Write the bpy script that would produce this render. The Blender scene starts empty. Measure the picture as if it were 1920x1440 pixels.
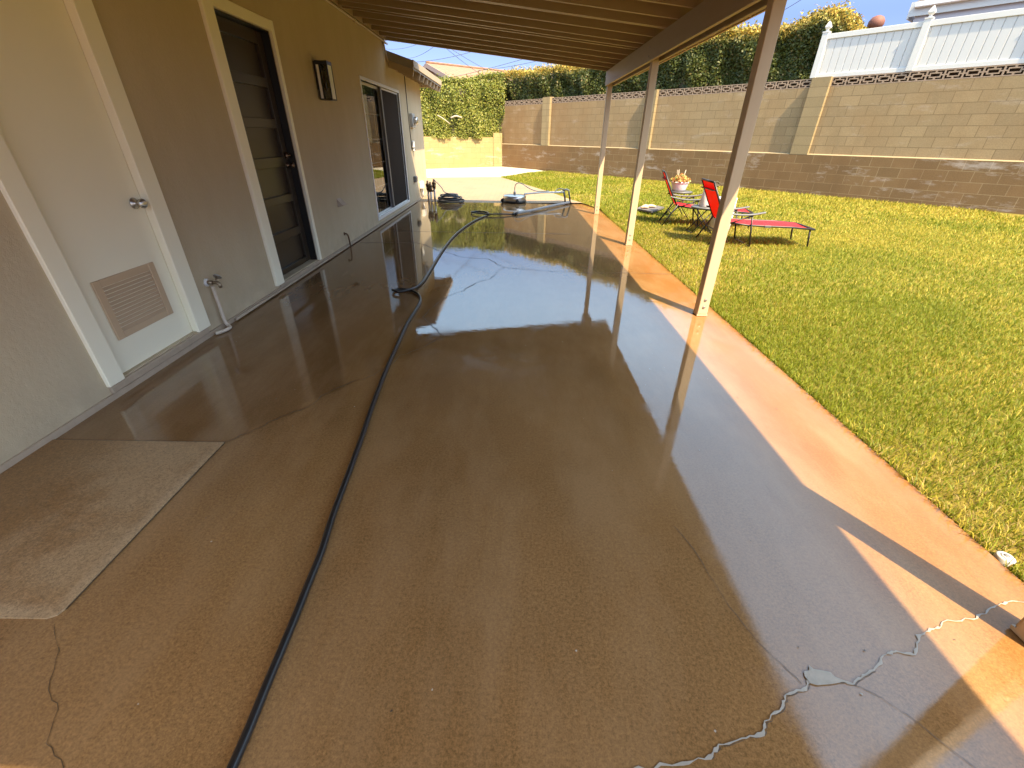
import bpy, math, random
import numpy as np
from mathutils import Vector, Matrix
random.seed(7); RNG = np.random.default_rng(11)
R = math.radians
S = bpy.context.scene
COL = S.collection

# ------------------------------------------------------------------ camera, sky, sun, exposure
cam_d = bpy.data.cameras.new('camera'); cam = bpy.data.objects.new('camera', cam_d); COL.objects.link(cam)
cam_d.sensor_width = 36.0; cam_d.lens = 798.9/1920*36; cam_d.clip_start = 0.05; cam_d.clip_end = 2000
H = 1.35
cam.matrix_world = (Matrix.Translation((0, 0, H)) @ Matrix.Rotation(0.00145874, 4, 'Z')
                    @ Matrix.Rotation(math.pi/2-0.526447, 4, 'X') @ Matrix.Rotation(0.0146493, 4, 'Z'))
S.camera = cam
SUN = Vector((1.0, -1.754, 2.85)).normalized()
ELEV = math.asin(SUN.z); AZ = math.atan2(SUN.x, SUN.y)
world = bpy.data.worlds.new('World'); S.world = world; world.use_nodes = True
wn = world.node_tree.nodes; wl = world.node_tree.links
bg = wn['Background']
sky = wn.new('ShaderNodeTexSky'); sky.sky_type = 'NISHITA'; sky.sun_disc = False
sky.sun_elevation = ELEV; sky.sun_rotation = AZ; sky.air_density = 1.0; sky.dust_density = 0.6; sky.ozone_density = 2.0
# sky tinted by height: low band dimmed, upper part bright and warm for fill
tcw = wn.new('ShaderNodeTexCoord'); sxw = wn.new('ShaderNodeSeparateXYZ'); wl.new(tcw.outputs['Generated'], sxw.inputs[0])
mrw = wn.new('ShaderNodeMapRange'); mrw.interpolation_type = 'SMOOTHSTEP'; wl.new(sxw.outputs[2], mrw.inputs['Value'])
for k, v in (('From Min', 0.16), ('From Max', 0.45), ('To Min', 0.0), ('To Max', 1.0)): mrw.inputs[k].default_value = v
mcw = wn.new('ShaderNodeMix'); mcw.data_type = 'RGBA'; wl.new(mrw.outputs[0], mcw.inputs[0])
mcw.inputs[6].default_value = (0.124, 0.121, 0.168, 1); mcw.inputs[7].default_value = (1.0, 0.90, 0.70, 1)
mxw = wn.new('ShaderNodeVectorMath'); mxw.operation = 'MULTIPLY'; wl.new(sky.outputs['Color'], mxw.inputs[0]); wl.new(mcw.outputs[2], mxw.inputs[1])
wl.new(mxw.outputs[0], bg.inputs['Color']); bg.inputs['Strength'].default_value = 0.15
sun_d = bpy.data.lights.new('sun', 'SUN'); sun = bpy.data.objects.new('sun', sun_d); COL.objects.link(sun)
sun_d.energy = 2.0; sun_d.angle = R(0.5); sun_d.color = (1.0, 0.82, 0.54)
sun.rotation_euler = SUN.to_track_quat('Z', 'Y').to_euler(); sun.location = (6, -10, 18)
S.view_settings.view_transform = 'Standard'; S.view_settings.look = 'None'
S.view_settings.exposure = 3.05; S.view_settings.gamma = 1.0; S.view_settings.use_curve_mapping = False
S.render.engine = 'CYCLES'
S.cycles.max_bounces = 10; S.cycles.diffuse_bounces = 6; S.cycles.glossy_bounces = 5
S.cycles.caustics_reflective = False; S.cycles.caustics_refractive = False
S.cycles.use_denoising = True; S.cycles.sample_clamp_indirect = 8

# ------------------------------------------------------------------ material helpers
class NT:
    def __init__(s, name):
        s.m = bpy.data.materials.new(name); s.m.use_nodes = True
        s.t = s.m.node_tree; s.b = s.t.nodes['Principled BSDF']
    def n(s, typ, **kw):
        x = s.t.nodes.new(typ)
        for k, v in kw.items():
            if k.startswith('_'): x.inputs[k[1:].replace('_', ' ')].default_value = v
            else: setattr(x, k, v)
        return x
    def l(s, a, b): s.t.links.new(a, b)
    def coord(s, scale=(1, 1, 1), loc=(0, 0, 0), rot=(0, 0, 0), out='Object'):
        c = s.n('ShaderNodeTexCoord'); m = s.n('ShaderNodeMapping')
        m.inputs['Scale'].default_value = scale; m.inputs['Location'].default_value = loc; m.inputs['Rotation'].default_value = rot
        s.l(c.outputs[out], m.inputs['Vector']); return m.outputs['Vector']
    def noise(s, scale=5, detail=4, rough=0.55, vec=None, dist=0.0):
        x = s.n('ShaderNodeTexNoise'); x.inputs['Scale'].default_value = scale; x.inputs['Detail'].default_value = detail
        x.inputs['Roughness'].default_value = rough; x.inputs['Distortion'].default_value = dist
        s.l(vec if vec is not None else s.coord(), x.inputs['Vector']); return x.outputs['Fac']
    def ramp(s, fac, *stops, interp='LINEAR'):
        x = s.n('ShaderNodeValToRGB'); x.color_ramp.interpolation = interp
        e = x.color_ramp.elements
        while len(e) < len(stops): e.new(0.5)
        for i, (p, c) in enumerate(stops):
            e[i].position = p
            e[i].color = (c, c, c, 1) if isinstance(c, (int, float)) else (*c, 1)
        s.l(fac, x.inputs['Fac']); return x.outputs['Color']
    def mix(s, fac, a, b, mode='MIX'):
        x = s.n('ShaderNodeMix', data_type='RGBA', blend_type=mode)
        for i, v in ((0, fac), (6, a), (7, b)):
            if hasattr(v, 'is_output'): s.l(v, x.inputs[i])
            elif isinstance(v, (int, float)) : x.inputs[i].default_value = v if i == 0 else (v, v, v, 1)
            else: x.inputs[i].default_value = (*v, 1)
        return x.outputs[2]
    def math(s, op, a, b=0.0, c=None, clamp=False):
        x = s.n('ShaderNodeMath', operation=op, use_clamp=clamp)
        for i, v in enumerate((a, b, c)):
            if v is None: continue
            if hasattr(v, 'is_output'): s.l(v, x.inputs[i])
            else: x.inputs[i].default_value = v
        return x.outputs[0]
    def sep(s, vec):
        x = s.n('ShaderNodeSeparateXYZ'); s.l(vec, x.inputs[0]); return x.outputs
    def smooth(s, v, a, b):
        x = s.n('ShaderNodeMapRange', interpolation_type='SMOOTHSTEP'); s.l(v, x.inputs['Value'])
        x.inputs['From Min'].default_value = a; x.inputs['From Max'].default_value = b; return x.outputs['Result']
    def bump(s, h, strength=0.3, dist=0.01, normal=None):
        x = s.n('ShaderNodeBump'); x.inputs['Strength'].default_value = strength; x.inputs['Distance'].default_value = dist
        s.l(h, x.inputs['Height'])
        if normal is not None: s.l(normal, x.inputs['Normal'])
        return x.outputs['Normal']
    def set(s, **kw):
        for k, v in kw.items():
            i = s.b.inputs[k.replace('_', ' ')]
            if hasattr(v, 'is_output'): s.l(v, i)
            elif isinstance(v, tuple) and len(v) == 3: i.default_value = (*v, 1)
            else: i.default_value = v
        return s.m

def plain(name, col, rough=0.5, metal=0.0, var=0.12, bump=0.0, scale=14, spec=0.5, bscale=90):
    t = NT(name)
    f = t.noise(scale, 4)
    c = t.mix(f, tuple(x*(1-var) for x in col), tuple(min(1, x*(1+var)) for x in col))
    kw = dict(Base_Color=c, Roughness=rough, Metallic=metal, Specular_IOR_Level=spec)
    if bump: kw['Normal'] = t.bump(t.noise(bscale, 3), bump, 0.004)
    return t.set(**kw)

M = {}
def mk_materials():
    # stucco wall
    t = NT('stucco')
    big = t.noise(0.9, 4, 0.6, t.coord((1, 1.0, 0.35)))
    streak = t.noise(2.4, 6, 0.68, t.coord((1, 1.3, 0.55)))
    c = t.mix(t.ramp(big, (0.3, 0.0), (0.72, 1.0)), (0.47, 0.383, 0.25), (0.56, 0.46, 0.305))
    c = t.mix(t.math('MULTIPLY', t.ramp(streak, (0.46, 0.0), (0.74, 1.0)), 0.30), c, (0.62, 0.53, 0.39))
    z = t.sep(t.coord())[2]
    splash = t.math('MULTIPLY', t.smooth(z, 0.45, 0.0), t.ramp(t.noise(7, 4), (0.35, 0.0), (0.7, 1.0)))
    c = t.mix(t.math('MULTIPLY', splash, 0.35), c, (0.30, 0.225, 0.16))
    nb = t.noise(160, 4, 0.7); nb2 = t.noise(38, 3, 0.6)
    M['stucco'] = t.set(Base_Color=c, Roughness=0.88, Specular_IOR_Level=0.25,
                        Normal=t.bump(t.math('ADD', nb, t.math('MULTIPLY', nb2, 1.4)), 0.42, 0.004))
    M['foundation'] = plain('foundation', (0.40, 0.31, 0.22), 0.7, var=0.2, bump=0.3)
    M['white_paint'] = plain('white_paint', (0.90, 0.85, 0.66), 0.42, var=0.03, bump=0.05, scale=3)
    M['white_metal'] = plain('white_metal', (0.72, 0.70, 0.66), 0.35, var=0.04)
    M['louver_beige'] = plain('louver_beige', (0.56, 0.41, 0.26), 0.5, var=0.04)
    M['dark_door'] = plain('dark_door', (0.036, 0.023, 0.011), 0.30, var=0.18, bump=0.06, scale=5)
    M['black'] = plain('black', (0.012, 0.011, 0.010), 0.35, var=0.2)
    M['bronze'] = plain('bronze', (0.16, 0.10, 0.06), 0.3, metal=0.9, var=0.15)
    M['steel'] = plain('steel', (0.55, 0.52, 0.47), 0.28, metal=0.95, var=0.12)
    M['dull_steel'] = plain('dull_steel', (0.36, 0.33, 0.29), 0.4, metal=0.8, var=0.15)
    M['brass'] = plain('brass', (0.28, 0.22, 0.15), 0.4, metal=0.8, var=0.2)
    M['grey_box'] = plain('grey_box', (0.42, 0.41, 0.38), 0.5, var=0.06)
    M['dark_box'] = plain('dark_box', (0.15, 0.14, 0.13), 0.5, var=0.1)
    M['painted_pipe'] = plain('painted_pipe', (0.55, 0.46, 0.36), 0.55, var=0.1)
    M['cable_dark'] = plain('cable_dark', (0.10, 0.08, 0.06), 0.6, var=0.1)
    # painted timber of the patio cover
    t = NT('painted_timber')
    g = t.noise(3, 5, 0.6, t.coord((1, 1, 6)))
    w = t.noise(1.7, 5, 0.65)
    c = t.mix(g, (0.27, 0.195, 0.115), (0.33, 0.245, 0.15))
    c = t.mix(t.math('MULTIPLY', t.ramp(w, (0.6, 0.0), (0.75, 1.0)), 0.25), c, (0.33, 0.26, 0.18))
    M['painted_timber'] = t.set(Base_Color=c, Roughness=0.5, Normal=t.bump(g, 0.12, 0.004))
    t = NT('post_paint')
    g = t.noise(4, 5, 0.6, t.coord((9, 9, 1)))
    c = t.mix(g, (0.42, 0.315, 0.20), (0.48, 0.365, 0.235))
    sc = t.ramp(t.noise(26, 3, 0.6), (0.70, 0.0), (0.76, 1.0))
    c = t.mix(t.math('MULTIPLY', sc, 0.35), c, (0.30, 0.22, 0.15))
    M['post_paint'] = t.set(Base_Color=c, Roughness=0.5, Normal=t.bump(g, 0.12, 0.003))
    t = NT('deck_boards')
    p = t.sep(t.coord()); g = t.noise(2.5, 5, 0.6, t.coord((7, 1, 1)))
    seam = t.math('PINGPONG', t.math('MULTIPLY', p[0], 1/0.28), 0.5)
    c = t.mix(g, (0.195, 0.136, 0.072), (0.235, 0.165, 0.09))
    c = t.mix(t.smooth(seam, 0.03, 0.0), c, (0.06, 0.04, 0.02))
    sun_ripple = t.math('MULTIPLY', t.ramp(t.noise(2.2, 5, 0.7, t.coord((1.6, 0.6, 1))), (0.60, 0.0), (0.72, 1.0)), 0.4)  # pale sun ripples off the puddle, painted into the deck colour
    c = t.mix(sun_ripple, c, (0.36, 0.29, 0.19))
    M['deck_boards'] = t.set(Base_Color=c, Roughness=0.55)
    M['roofing'] = plain('roofing', (0.30, 0.27, 0.24), 0.9, var=0.2, bump=0.3)
    # wet concrete slab
    for nm, dryness in (('wet_concrete', 0.0), ('damp_concrete', 1.0)):
        t = NT(nm)
        pos = t.sep(t.coord()); x, y = pos[0], pos[1]
        n1 = t.noise(0.75, 6, 0.6); n2 = t.noise(2.6, 6, 0.65); n3 = t.noise(210, 4, 0.75); n4 = t.noise(70, 3, 0.6)
        # film of water: 1 = flooded mirror, 0 = only damp
        w = t.math('ADD', y, t.math('MULTIPLY', t.math('SUBTRACT', n2, 0.5), 1.6))
        w = t.math('ADD', w, t.math('MULTIPLY', t.math('SUBTRACT', n1, 0.5), 1.2))
        w = t.math('ADD', w, t.math('MULTIPLY', x, 0.42))
        film = t.smooth(w, 0.6, 3.0)
        c = t.mix(t.ramp(n1, (0.3, 0.0), (0.7, 1.0)), (0.170, 0.090, 0.033), (0.268, 0.148, 0.060))
        c = t.mix(t.math('MULTIPLY', t.ramp(n2, (0.45, 0.0), (0.75, 1.0)), 0.5), c, (0.235, 0.118, 0.040))
        if dryness:
            dry = t.math('MULTIPLY', t.ramp(t.noise(2.3, 6, 0.62, t.coord(loc=(3.1, 0.4, 0))), (0.38, 0.0), (0.58, 1.0)), t.smooth(x, -2.3, -1.75))
            c = t.mix(dry, c, (0.33, 0.22, 0.118))
            rim = t.math('MAXIMUM', t.smooth(x, -1.50, -1.455), t.smooth(y, 0.85, 0.80))
            c = t.mix(t.math('MULTIPLY', rim, t.ramp(n2, (0.3, 0.25), (0.65, 0.75))), c, (0.42, 0.31, 0.19))
        else:
            # strip along the lawn: rusty bloom, plus sunlit orange put into the colour
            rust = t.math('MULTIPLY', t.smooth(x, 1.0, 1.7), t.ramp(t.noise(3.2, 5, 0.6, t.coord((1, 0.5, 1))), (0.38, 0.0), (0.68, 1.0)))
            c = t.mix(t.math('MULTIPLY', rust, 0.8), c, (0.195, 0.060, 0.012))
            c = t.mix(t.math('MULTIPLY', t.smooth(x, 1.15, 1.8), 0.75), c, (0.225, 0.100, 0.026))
        grain = t.ramp(t.math('ADD', t.math('MULTIPLY', n3, 0.5), t.math('MULTIPLY', t.noise(95, 3, 0.7), 0.5)), (0.36, 0.55), (0.62, 1.30))
        c = t.mix(t.math('SUBTRACT', 1.0, t.math('MULTIPLY', film, 0.75)), c, grain, 'MULTIPLY')
        rgh = t.math('MULTIPLY_ADD', t.math('SUBTRACT', 1.0, film), 0.030, 0.006)
        rgh = t.math('ADD', rgh, t.math('MULTIPLY', t.ramp(n2, (0.40, 0.0), (0.7, 1.0)), 0.03))
        seam_ = t.math('SUBTRACT', t.math('SUBTRACT', y, 1.66), t.math('MULTIPLY', t.math('ADD', x, 1.44), 1.5))
        seam_ = t.math('ADD', seam_, t.math('MULTIPLY', t.math('SUBTRACT', t.noise(5.0, 6, 0.68), 0.5), 0.55))
        wetside = t.smooth(seam_, -0.03, 0.05)
        bare = t.math('MULTIPLY', t.math('MULTIPLY', t.math('SUBTRACT', 1.0, wetside), t.smooth(t.math('ADD', y, t.math('MULTIPLY', t.math('SUBTRACT', t.noise(6.0, 5, 0.7, t.coord((0.6, 1, 1))), 0.5), 0.9)), 2.95, 2.55)), t.smooth(t.math('ADD', x, t.math('MULTIPLY', t.math('SUBTRACT', n2, 0.5), 0.7)), 0.75, 0.15))
        rgh = t.math('ADD', rgh, t.math('MULTIPLY', bare, 0.13))
        rgh = t.math('ADD', rgh, t.math('MULTIPLY', t.math('MULTIPLY', wetside, t.smooth(x, -0.6, -1.0)), 0.035))
        if not dryness:
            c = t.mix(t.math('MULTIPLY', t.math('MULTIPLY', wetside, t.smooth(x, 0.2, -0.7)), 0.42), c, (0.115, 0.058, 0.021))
            trow = t.ramp(t.noise(1.5, 5, 0.7, t.coord((2.4, 0.7, 1), loc=(5, 1, 0), rot=(0, 0, 0.25))), (0.42, 0.0), (0.66, 1.0))
            c = t.mix(t.math('MULTIPLY', trow, 0.32), c, (0.33, 0.205, 0.105))
        patch = t.math('MULTIPLY', t.ramp(n2, (0.52, 0.0), (0.56, 1.0)), t.smooth(y, 6.0, 2.0))
        rgh = t.math('ADD', rgh, t.math('MULTIPLY', patch, 0.05))
        if dryness: rgh = t.math('ADD', rgh, 0.32)
        else:
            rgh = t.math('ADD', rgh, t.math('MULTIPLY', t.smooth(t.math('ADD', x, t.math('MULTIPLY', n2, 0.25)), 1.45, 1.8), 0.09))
        hgt = t.math('MULTIPLY', t.math('ADD', n3, t.math('MULTIPLY', n4, 0.8)), t.math('MULTIPLY_ADD', t.math('SUBTRACT', 1.0, film), 0.95, 0.03))
        nb = t.bump(hgt, 0.022, 0.0020)
        rip = t.noise(5.5, 3, 0.55, t.coord((0.8, 1.6, 1)))
        nb = t.bump(rip, 0.05, 0.004, nb)
        rip2 = t.noise(17, 3, 0.6, t.coord((0.8, 1.3, 1)))
        nb = t.bump(t.math('MULTIPLY', rip2, t.ramp(n1, (0.40, 0.25), (0.62, 1.0))), 0.10, 0.0022, nb)
        nb = t.bump(t.math('MULTIPLY', t.noise(38, 2, 0.5, t.coord((0.6, 1.4, 1))), t.smooth(y, 8.5, 4.5)), 0.08, 0.0007, nb)
        M[nm] = t.set(Base_Color=c, Roughness=rgh, Normal=nb, IOR=1.7, Specular_IOR_Level=t.math('MULTIPLY_ADD', t.smooth(x, 1.05, 1.6), -0.42, 0.54) if not dryness else 0.3)  # sky gloss cut on the sunlit strip so the painted orange shows
    M['crack_dark'] = plain('crack_dark', (0.05, 0.032, 0.018), 0.5, var=0.3)
    M['crack_filler'] = plain('crack_filler', (0.30, 0.265, 0.215), 0.55, var=0.25, bump=0.4, scale=30)
    # pavers
    t = NT('pavers')
    v = t.coord((1, 1, 1), rot=(0, 0, 0.02))
    b = t.n('ShaderNodeTexBrick', offset=0.5); t.l(v, b.inputs['Vector'])
    for k, vv in dict(Scale=1.0, Mortar_Size=0.008, Brick_Width=0.26, Row_Height=0.15, Bias=-0.1).items(): b.inputs[k.replace('_', ' ')].default_value = vv
    b.inputs['Color1'].default_value = (0.224, 0.163, 0.095, 1); b.inputs['Color2'].default_value = (0.284, 0.202, 0.107, 1); b.inputs['Mortar'].default_value = (0.163, 0.120, 0.069, 1)
    c = t.mix(t.ramp(t.noise(1.8, 3), (0.50, 0.0), (0.70, 0.55)), b.outputs['Color'], (0.284, 0.138, 0.073))
    M['pavers'] = t.set(Base_Color=c, Roughness=0.7, Normal=t.bump(b.outputs['Fac'], -0.4, 0.004))
    M['pale_concrete'] = plain('pale_concrete', (0.447, 0.396, 0.292), 0.8, var=0.06, bump=0.2)
    # block walls: local x runs along the wall, z is up
    def blocks(nm, c1, c2, mort, z0, offset=0.5, dirt=None, width=0.40, bx=0.0, eff=0.0, msize=0.007):
        t = NT(nm)
        cc = t.n('ShaderNodeTexCoord'); s = t.sep(cc.outputs['Object'])
        cb = t.n('ShaderNodeCombineXYZ'); t.l(t.math('ADD', s[0], bx), cb.inputs[0]); t.l(t.math('SUBTRACT', s[2], z0-10), cb.inputs[1])
        b = t.n('ShaderNodeTexBrick', offset=offset); t.l(cb.outputs[0], b.inputs['Vector'])
        for k, vv in dict(Scale=1.0, Mortar_Size=msize, Mortar_Smooth=0.35, Brick_Width=width, Row_Height=0.2, Bias=0.0).items(): b.inputs[k.replace('_', ' ')].default_value = vv
        b.inputs['Color1'].default_value = (*c1, 1); b.inputs['Color2'].default_value = (*c2, 1); b.inputs['Mortar'].default_value = (*mort, 1)
        c = b.outputs['Color']
        st = t.ramp(t.noise(1.0, 5, 0.62, t.coord((1.0, 1.0, 0.7))), (0.42, 0.0), (0.70, 1.0))
        if dirt: c = t.mix(t.math('MULTIPLY', st, 0.6), c, dirt)
        st2 = t.ramp(t.noise(3.2, 5, 0.7, t.coord((1.3, 1, 0.5))), (0.50, 0.0), (0.72, 1.0))
        c = t.mix(t.math('MULTIPLY', st2, 0.30), c, tuple(v*0.62 for v in c1))
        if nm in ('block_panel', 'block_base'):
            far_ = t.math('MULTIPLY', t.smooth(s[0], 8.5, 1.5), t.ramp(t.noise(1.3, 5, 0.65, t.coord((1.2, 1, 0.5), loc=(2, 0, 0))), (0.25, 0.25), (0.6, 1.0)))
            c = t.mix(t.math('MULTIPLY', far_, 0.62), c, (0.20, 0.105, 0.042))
        if eff:
            bn = t.n('ShaderNodeTexNoise'); bn.inputs['Scale'].default_value = 2.1; bn.inputs['Detail'].default_value = 6; bn.inputs['Roughness'].default_value = 0.72
            e = t.ramp(t.noise(1.4, 6, 0.74, t.coord((0.7, 1, 2.4), loc=(4, 2, 1))), (0.56, 0.0), (0.70, 1.0))
            c = t.mix(t.math('MULTIPLY', e, eff), c, (0.62, 0.56, 0.50))
        fine = t.noise(55, 4, 0.7)
        c = t.mix(1.0, c, t.ramp(fine, (0.3, 0.84), (0.7, 1.12)), 'MULTIPLY')
        n0 = t.bump(b.outputs['Fac'], -0.55, 0.010)
        M[nm] = t.set(Base_Color=c, Roughness=0.9, Specular_IOR_Level=0.2, Normal=t.bump(fine, 0.30, 0.006, n0))
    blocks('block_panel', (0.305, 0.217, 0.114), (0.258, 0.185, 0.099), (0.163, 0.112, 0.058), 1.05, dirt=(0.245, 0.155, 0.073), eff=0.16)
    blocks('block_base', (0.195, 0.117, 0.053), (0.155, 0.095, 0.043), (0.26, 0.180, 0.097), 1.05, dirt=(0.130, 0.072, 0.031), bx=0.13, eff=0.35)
    M['mortar_cap'] = plain('mortar_cap', (0.25, 0.19, 0.105), 0.9, var=0.1, bump=0.3)
    blocks('block_pilaster', (0.284, 0.211, 0.112), (0.249, 0.185, 0.097), (0.163, 0.112, 0.062), 1.05, offset=0.0, width=0.8, bx=0.2, msize=0.006)
    blocks('block_cream', (0.318, 0.237, 0.107), (0.288, 0.211, 0.095), (0.224, 0.159, 0.069), 1.3, eff=0.4, dirt=(0.292, 0.215, 0.086))
    M['breeze'] = plain('breeze_block', (0.284, 0.202, 0.138), 0.9, var=0.15, bump=0.3)
    M['soil'] = plain('soil', (0.10, 0.065, 0.04), 0.95, var=0.3, bump=0.6, scale=3)
    # lawn soil sheet
    t = NT('lawn_soil')
    c = t.mix(t.ramp(t.noise(0.6, 5, 0.6), (0.35, 0.0), (0.65, 1.0)), (0.16, 0.15, 0.022), (0.28, 0.20, 0.04))
    c = t.mix(t.math('MULTIPLY', t.noise(60, 4, 0.7), 0.6), c, (0.06, 0.05, 0.015))
    M['lawn_soil'] = t.set(Base_Color=c, Roughness=0.95, Specular_IOR_Level=0.1, Normal=t.bump(t.noise(90, 4, 0.7), 0.7, 0.02))
    def attr_mat(nm, rough, trans, spec=0.3):
        t = NT(nm); a = t.n('ShaderNodeAttribute', attribute_name='tint')
        t.set(Base_Color=a.outputs['Color'], Roughness=rough, Specular_IOR_Level=spec)
        tr = t.n('ShaderNodeBsdfTranslucent'); t.l(a.outputs['Color'], tr.inputs['Color'])
        mx = t.n('ShaderNodeMixShader'); mx.inputs[0].default_value = trans
        o = t.t.nodes['Material Output']
        t.l(t.b.outputs[0], mx.inputs[1]); t.l(tr.outputs[0], mx.inputs[2]); t.l(mx.outputs[0], o.inputs['Surface'])
        M[nm] = t.m
    attr_mat('grass_blade', 0.55, 0.35, 0.25); attr_mat('hedge_leaf', 0.5, 0.25, 0.3)
    M['dark_core_stem'] = plain('dark_core_stem', (0.050, 0.040, 0.018), 0.9, var=0.5, bump=0.6, scale=8)
    M['branch'] = plain('branch', (0.38, 0.32, 0.24), 0.8, var=0.2)
    M['vinyl'] = plain('white_vinyl', (0.533, 0.525, 0.490), 0.35, var=0.02)
    t = NT('vinyl_boards')
    s = t.sep(t.coord()); sm = t.math('PINGPONG', t.math('MULTIPLY', s[0], 1/0.152), 0.5)
    M['vinyl_boards'] = t.set(Base_Color=t.mix(t.smooth(sm, 0.02, 0.05), (0.430, 0.430, 0.408), (0.499, 0.494, 0.469)), Roughness=0.38, Normal=t.bump(t.smooth(sm, 0.0, 0.08), 0.9, 0.012))
    # roof tiles
    t = NT('clay_tiles')
    s = t.sep(t.coord())
    rows = t.math('FRACT', t.math('MULTIPLY', s[2], 1/0.10))
    cols = t.math('PINGPONG', t.math('MULTIPLY', s[0], 1/0.28), 0.5)
    c = t.mix(t.noise(2.5, 4), (0.20, 0.105, 0.06), (0.26, 0.142, 0.084))
    c = t.mix(t.smooth(rows, 0.30, 0.0), c, (0.17, 0.085, 0.05))
    M['clay_tiles'] = t.set(Base_Color=c, Roughness=0.85, Normal=t.bump(t.math('ADD', rows, cols), 0.6, 0.04))
    M['pink_stucco'] = plain('pink_stucco', (0.36, 0.25, 0.20), 0.9, var=0.06, bump=0.2)
    M['lilac_stucco'] = plain('lilac_stucco', (0.430, 0.413, 0.430), 0.9, var=0.06, bump=0.2)
    M['grey_shingle'] = plain('grey_shingle', (0.13, 0.105, 0.10), 1.0, var=0.3, bump=0.4, spec=0.05)
    M['terracotta'] = plain('terracotta', (0.15, 0.055, 0.035), 0.7, var=0.12)
    M['pole_wood'] = plain('pole_wood', (0.34, 0.25, 0.18), 0.9, var=0.15)
    M['wire'] = plain('wire', (0.08, 0.08, 0.09), 0.6)
    M['rubber'] = plain('black_rubber', (0.013, 0.012, 0.012), 0.32, var=0.2)
    M['grey_sleeve'] = plain('grey_sleeve', (0.27, 0.26, 0.25), 0.5, var=0.1)
    t = NT('red_sling')
    w = t.math('ADD', t.math('PINGPONG', t.math('MULTIPLY', t.sep(t.coord())[0], 160), 0.5), t.math('PINGPONG', t.math('MULTIPLY', t.sep(t.coord())[1], 160), 0.5))
    t.set(Base_Color=(0.62, 0.018, 0.022), Roughness=0.55, Specular_IOR_Level=0.45, Normal=t.bump(w, 0.15, 0.002))
    tr = t.n('ShaderNodeBsdfTranslucent'); tr.inputs['Color'].default_value = (0.9, 0.02, 0.015, 1)
    mx = t.n('ShaderNodeMixShader'); mx.inputs[0].default_value = 0.36
    t.l(t.b.outputs[0], mx.inputs[1]); t.l(tr.outputs[0], mx.inputs[2]); t.l(mx.outputs[0], t.t.nodes['Material Output'].inputs['Surface'])
    M['red_sling'] = t.m
    M['chair_metal'] = plain('chair_metal', (0.022, 0.019, 0.018), 0.4, metal=0.3, var=0.2)
    M['chair_plastic'] = plain('chair_plastic', (0.085, 0.083, 0.08), 0.42, var=0.1)
    M['pot_white'] = plain('pot_white', (0.66, 0.60, 0.58), 0.4, var=0.05)
    M['slate'] = plain('slate', (0.10, 0.09, 0.085), 0.7, var=0.2, bump=0.4)
    M['pink_clay'] = plain('pink_clay', (0.62, 0.36, 0.24), 0.6, var=0.2)
    t = NT('clear_glass')
    t.set(Base_Color=(0.9, 0.92, 0.9), Roughness=0.0, Transmission_Weight=1.0, IOR=1.45); M['clear_glass'] = t.m
    t = NT('door_glass')
    gl = t.n('ShaderNodeBsdfGlossy'); gl.inputs['Roughness'].default_value = 0.01; gl.inputs['Color'].default_value = (0.9, 0.9, 0.9, 1)
    tp = t.n('ShaderNodeBsdfTransparent'); tp.inputs['Color'].default_value = (0.82, 0.85, 0.82, 1)
    fr = t.n('ShaderNodeFresnel'); fr.inputs['IOR'].default_value = 1.75
    mx = t.n('ShaderNodeMixShader'); t.l(fr.outputs[0], mx.inputs[0]); t.l(tp.outputs[0], mx.inputs[1]); t.l(gl.outputs[0], mx.inputs[2])
    t.l(mx.outputs[0], t.t.nodes['Material Output'].inputs['Surface']); M['door_glass'] = t.m
    M['insect_screen'] = plain('insect_screen', (0.035, 0.026, 0.020), 0.85, var=0.1, spec=0.08)
    M['room_dark'] = plain('room_dark', (0.05, 0.04, 0.03), 0.9)
    t = NT('pale_glass'); t.set(Base_Color=(0.92, 0.92, 0.88), Roughness=0.12, Alpha=0.88); M['pale_glass'] = t.m
    M['bulb'] = plain('bulb_glass', (0.50, 0.36, 0.16), 0.15, var=0.1)
mk_materials()

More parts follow.
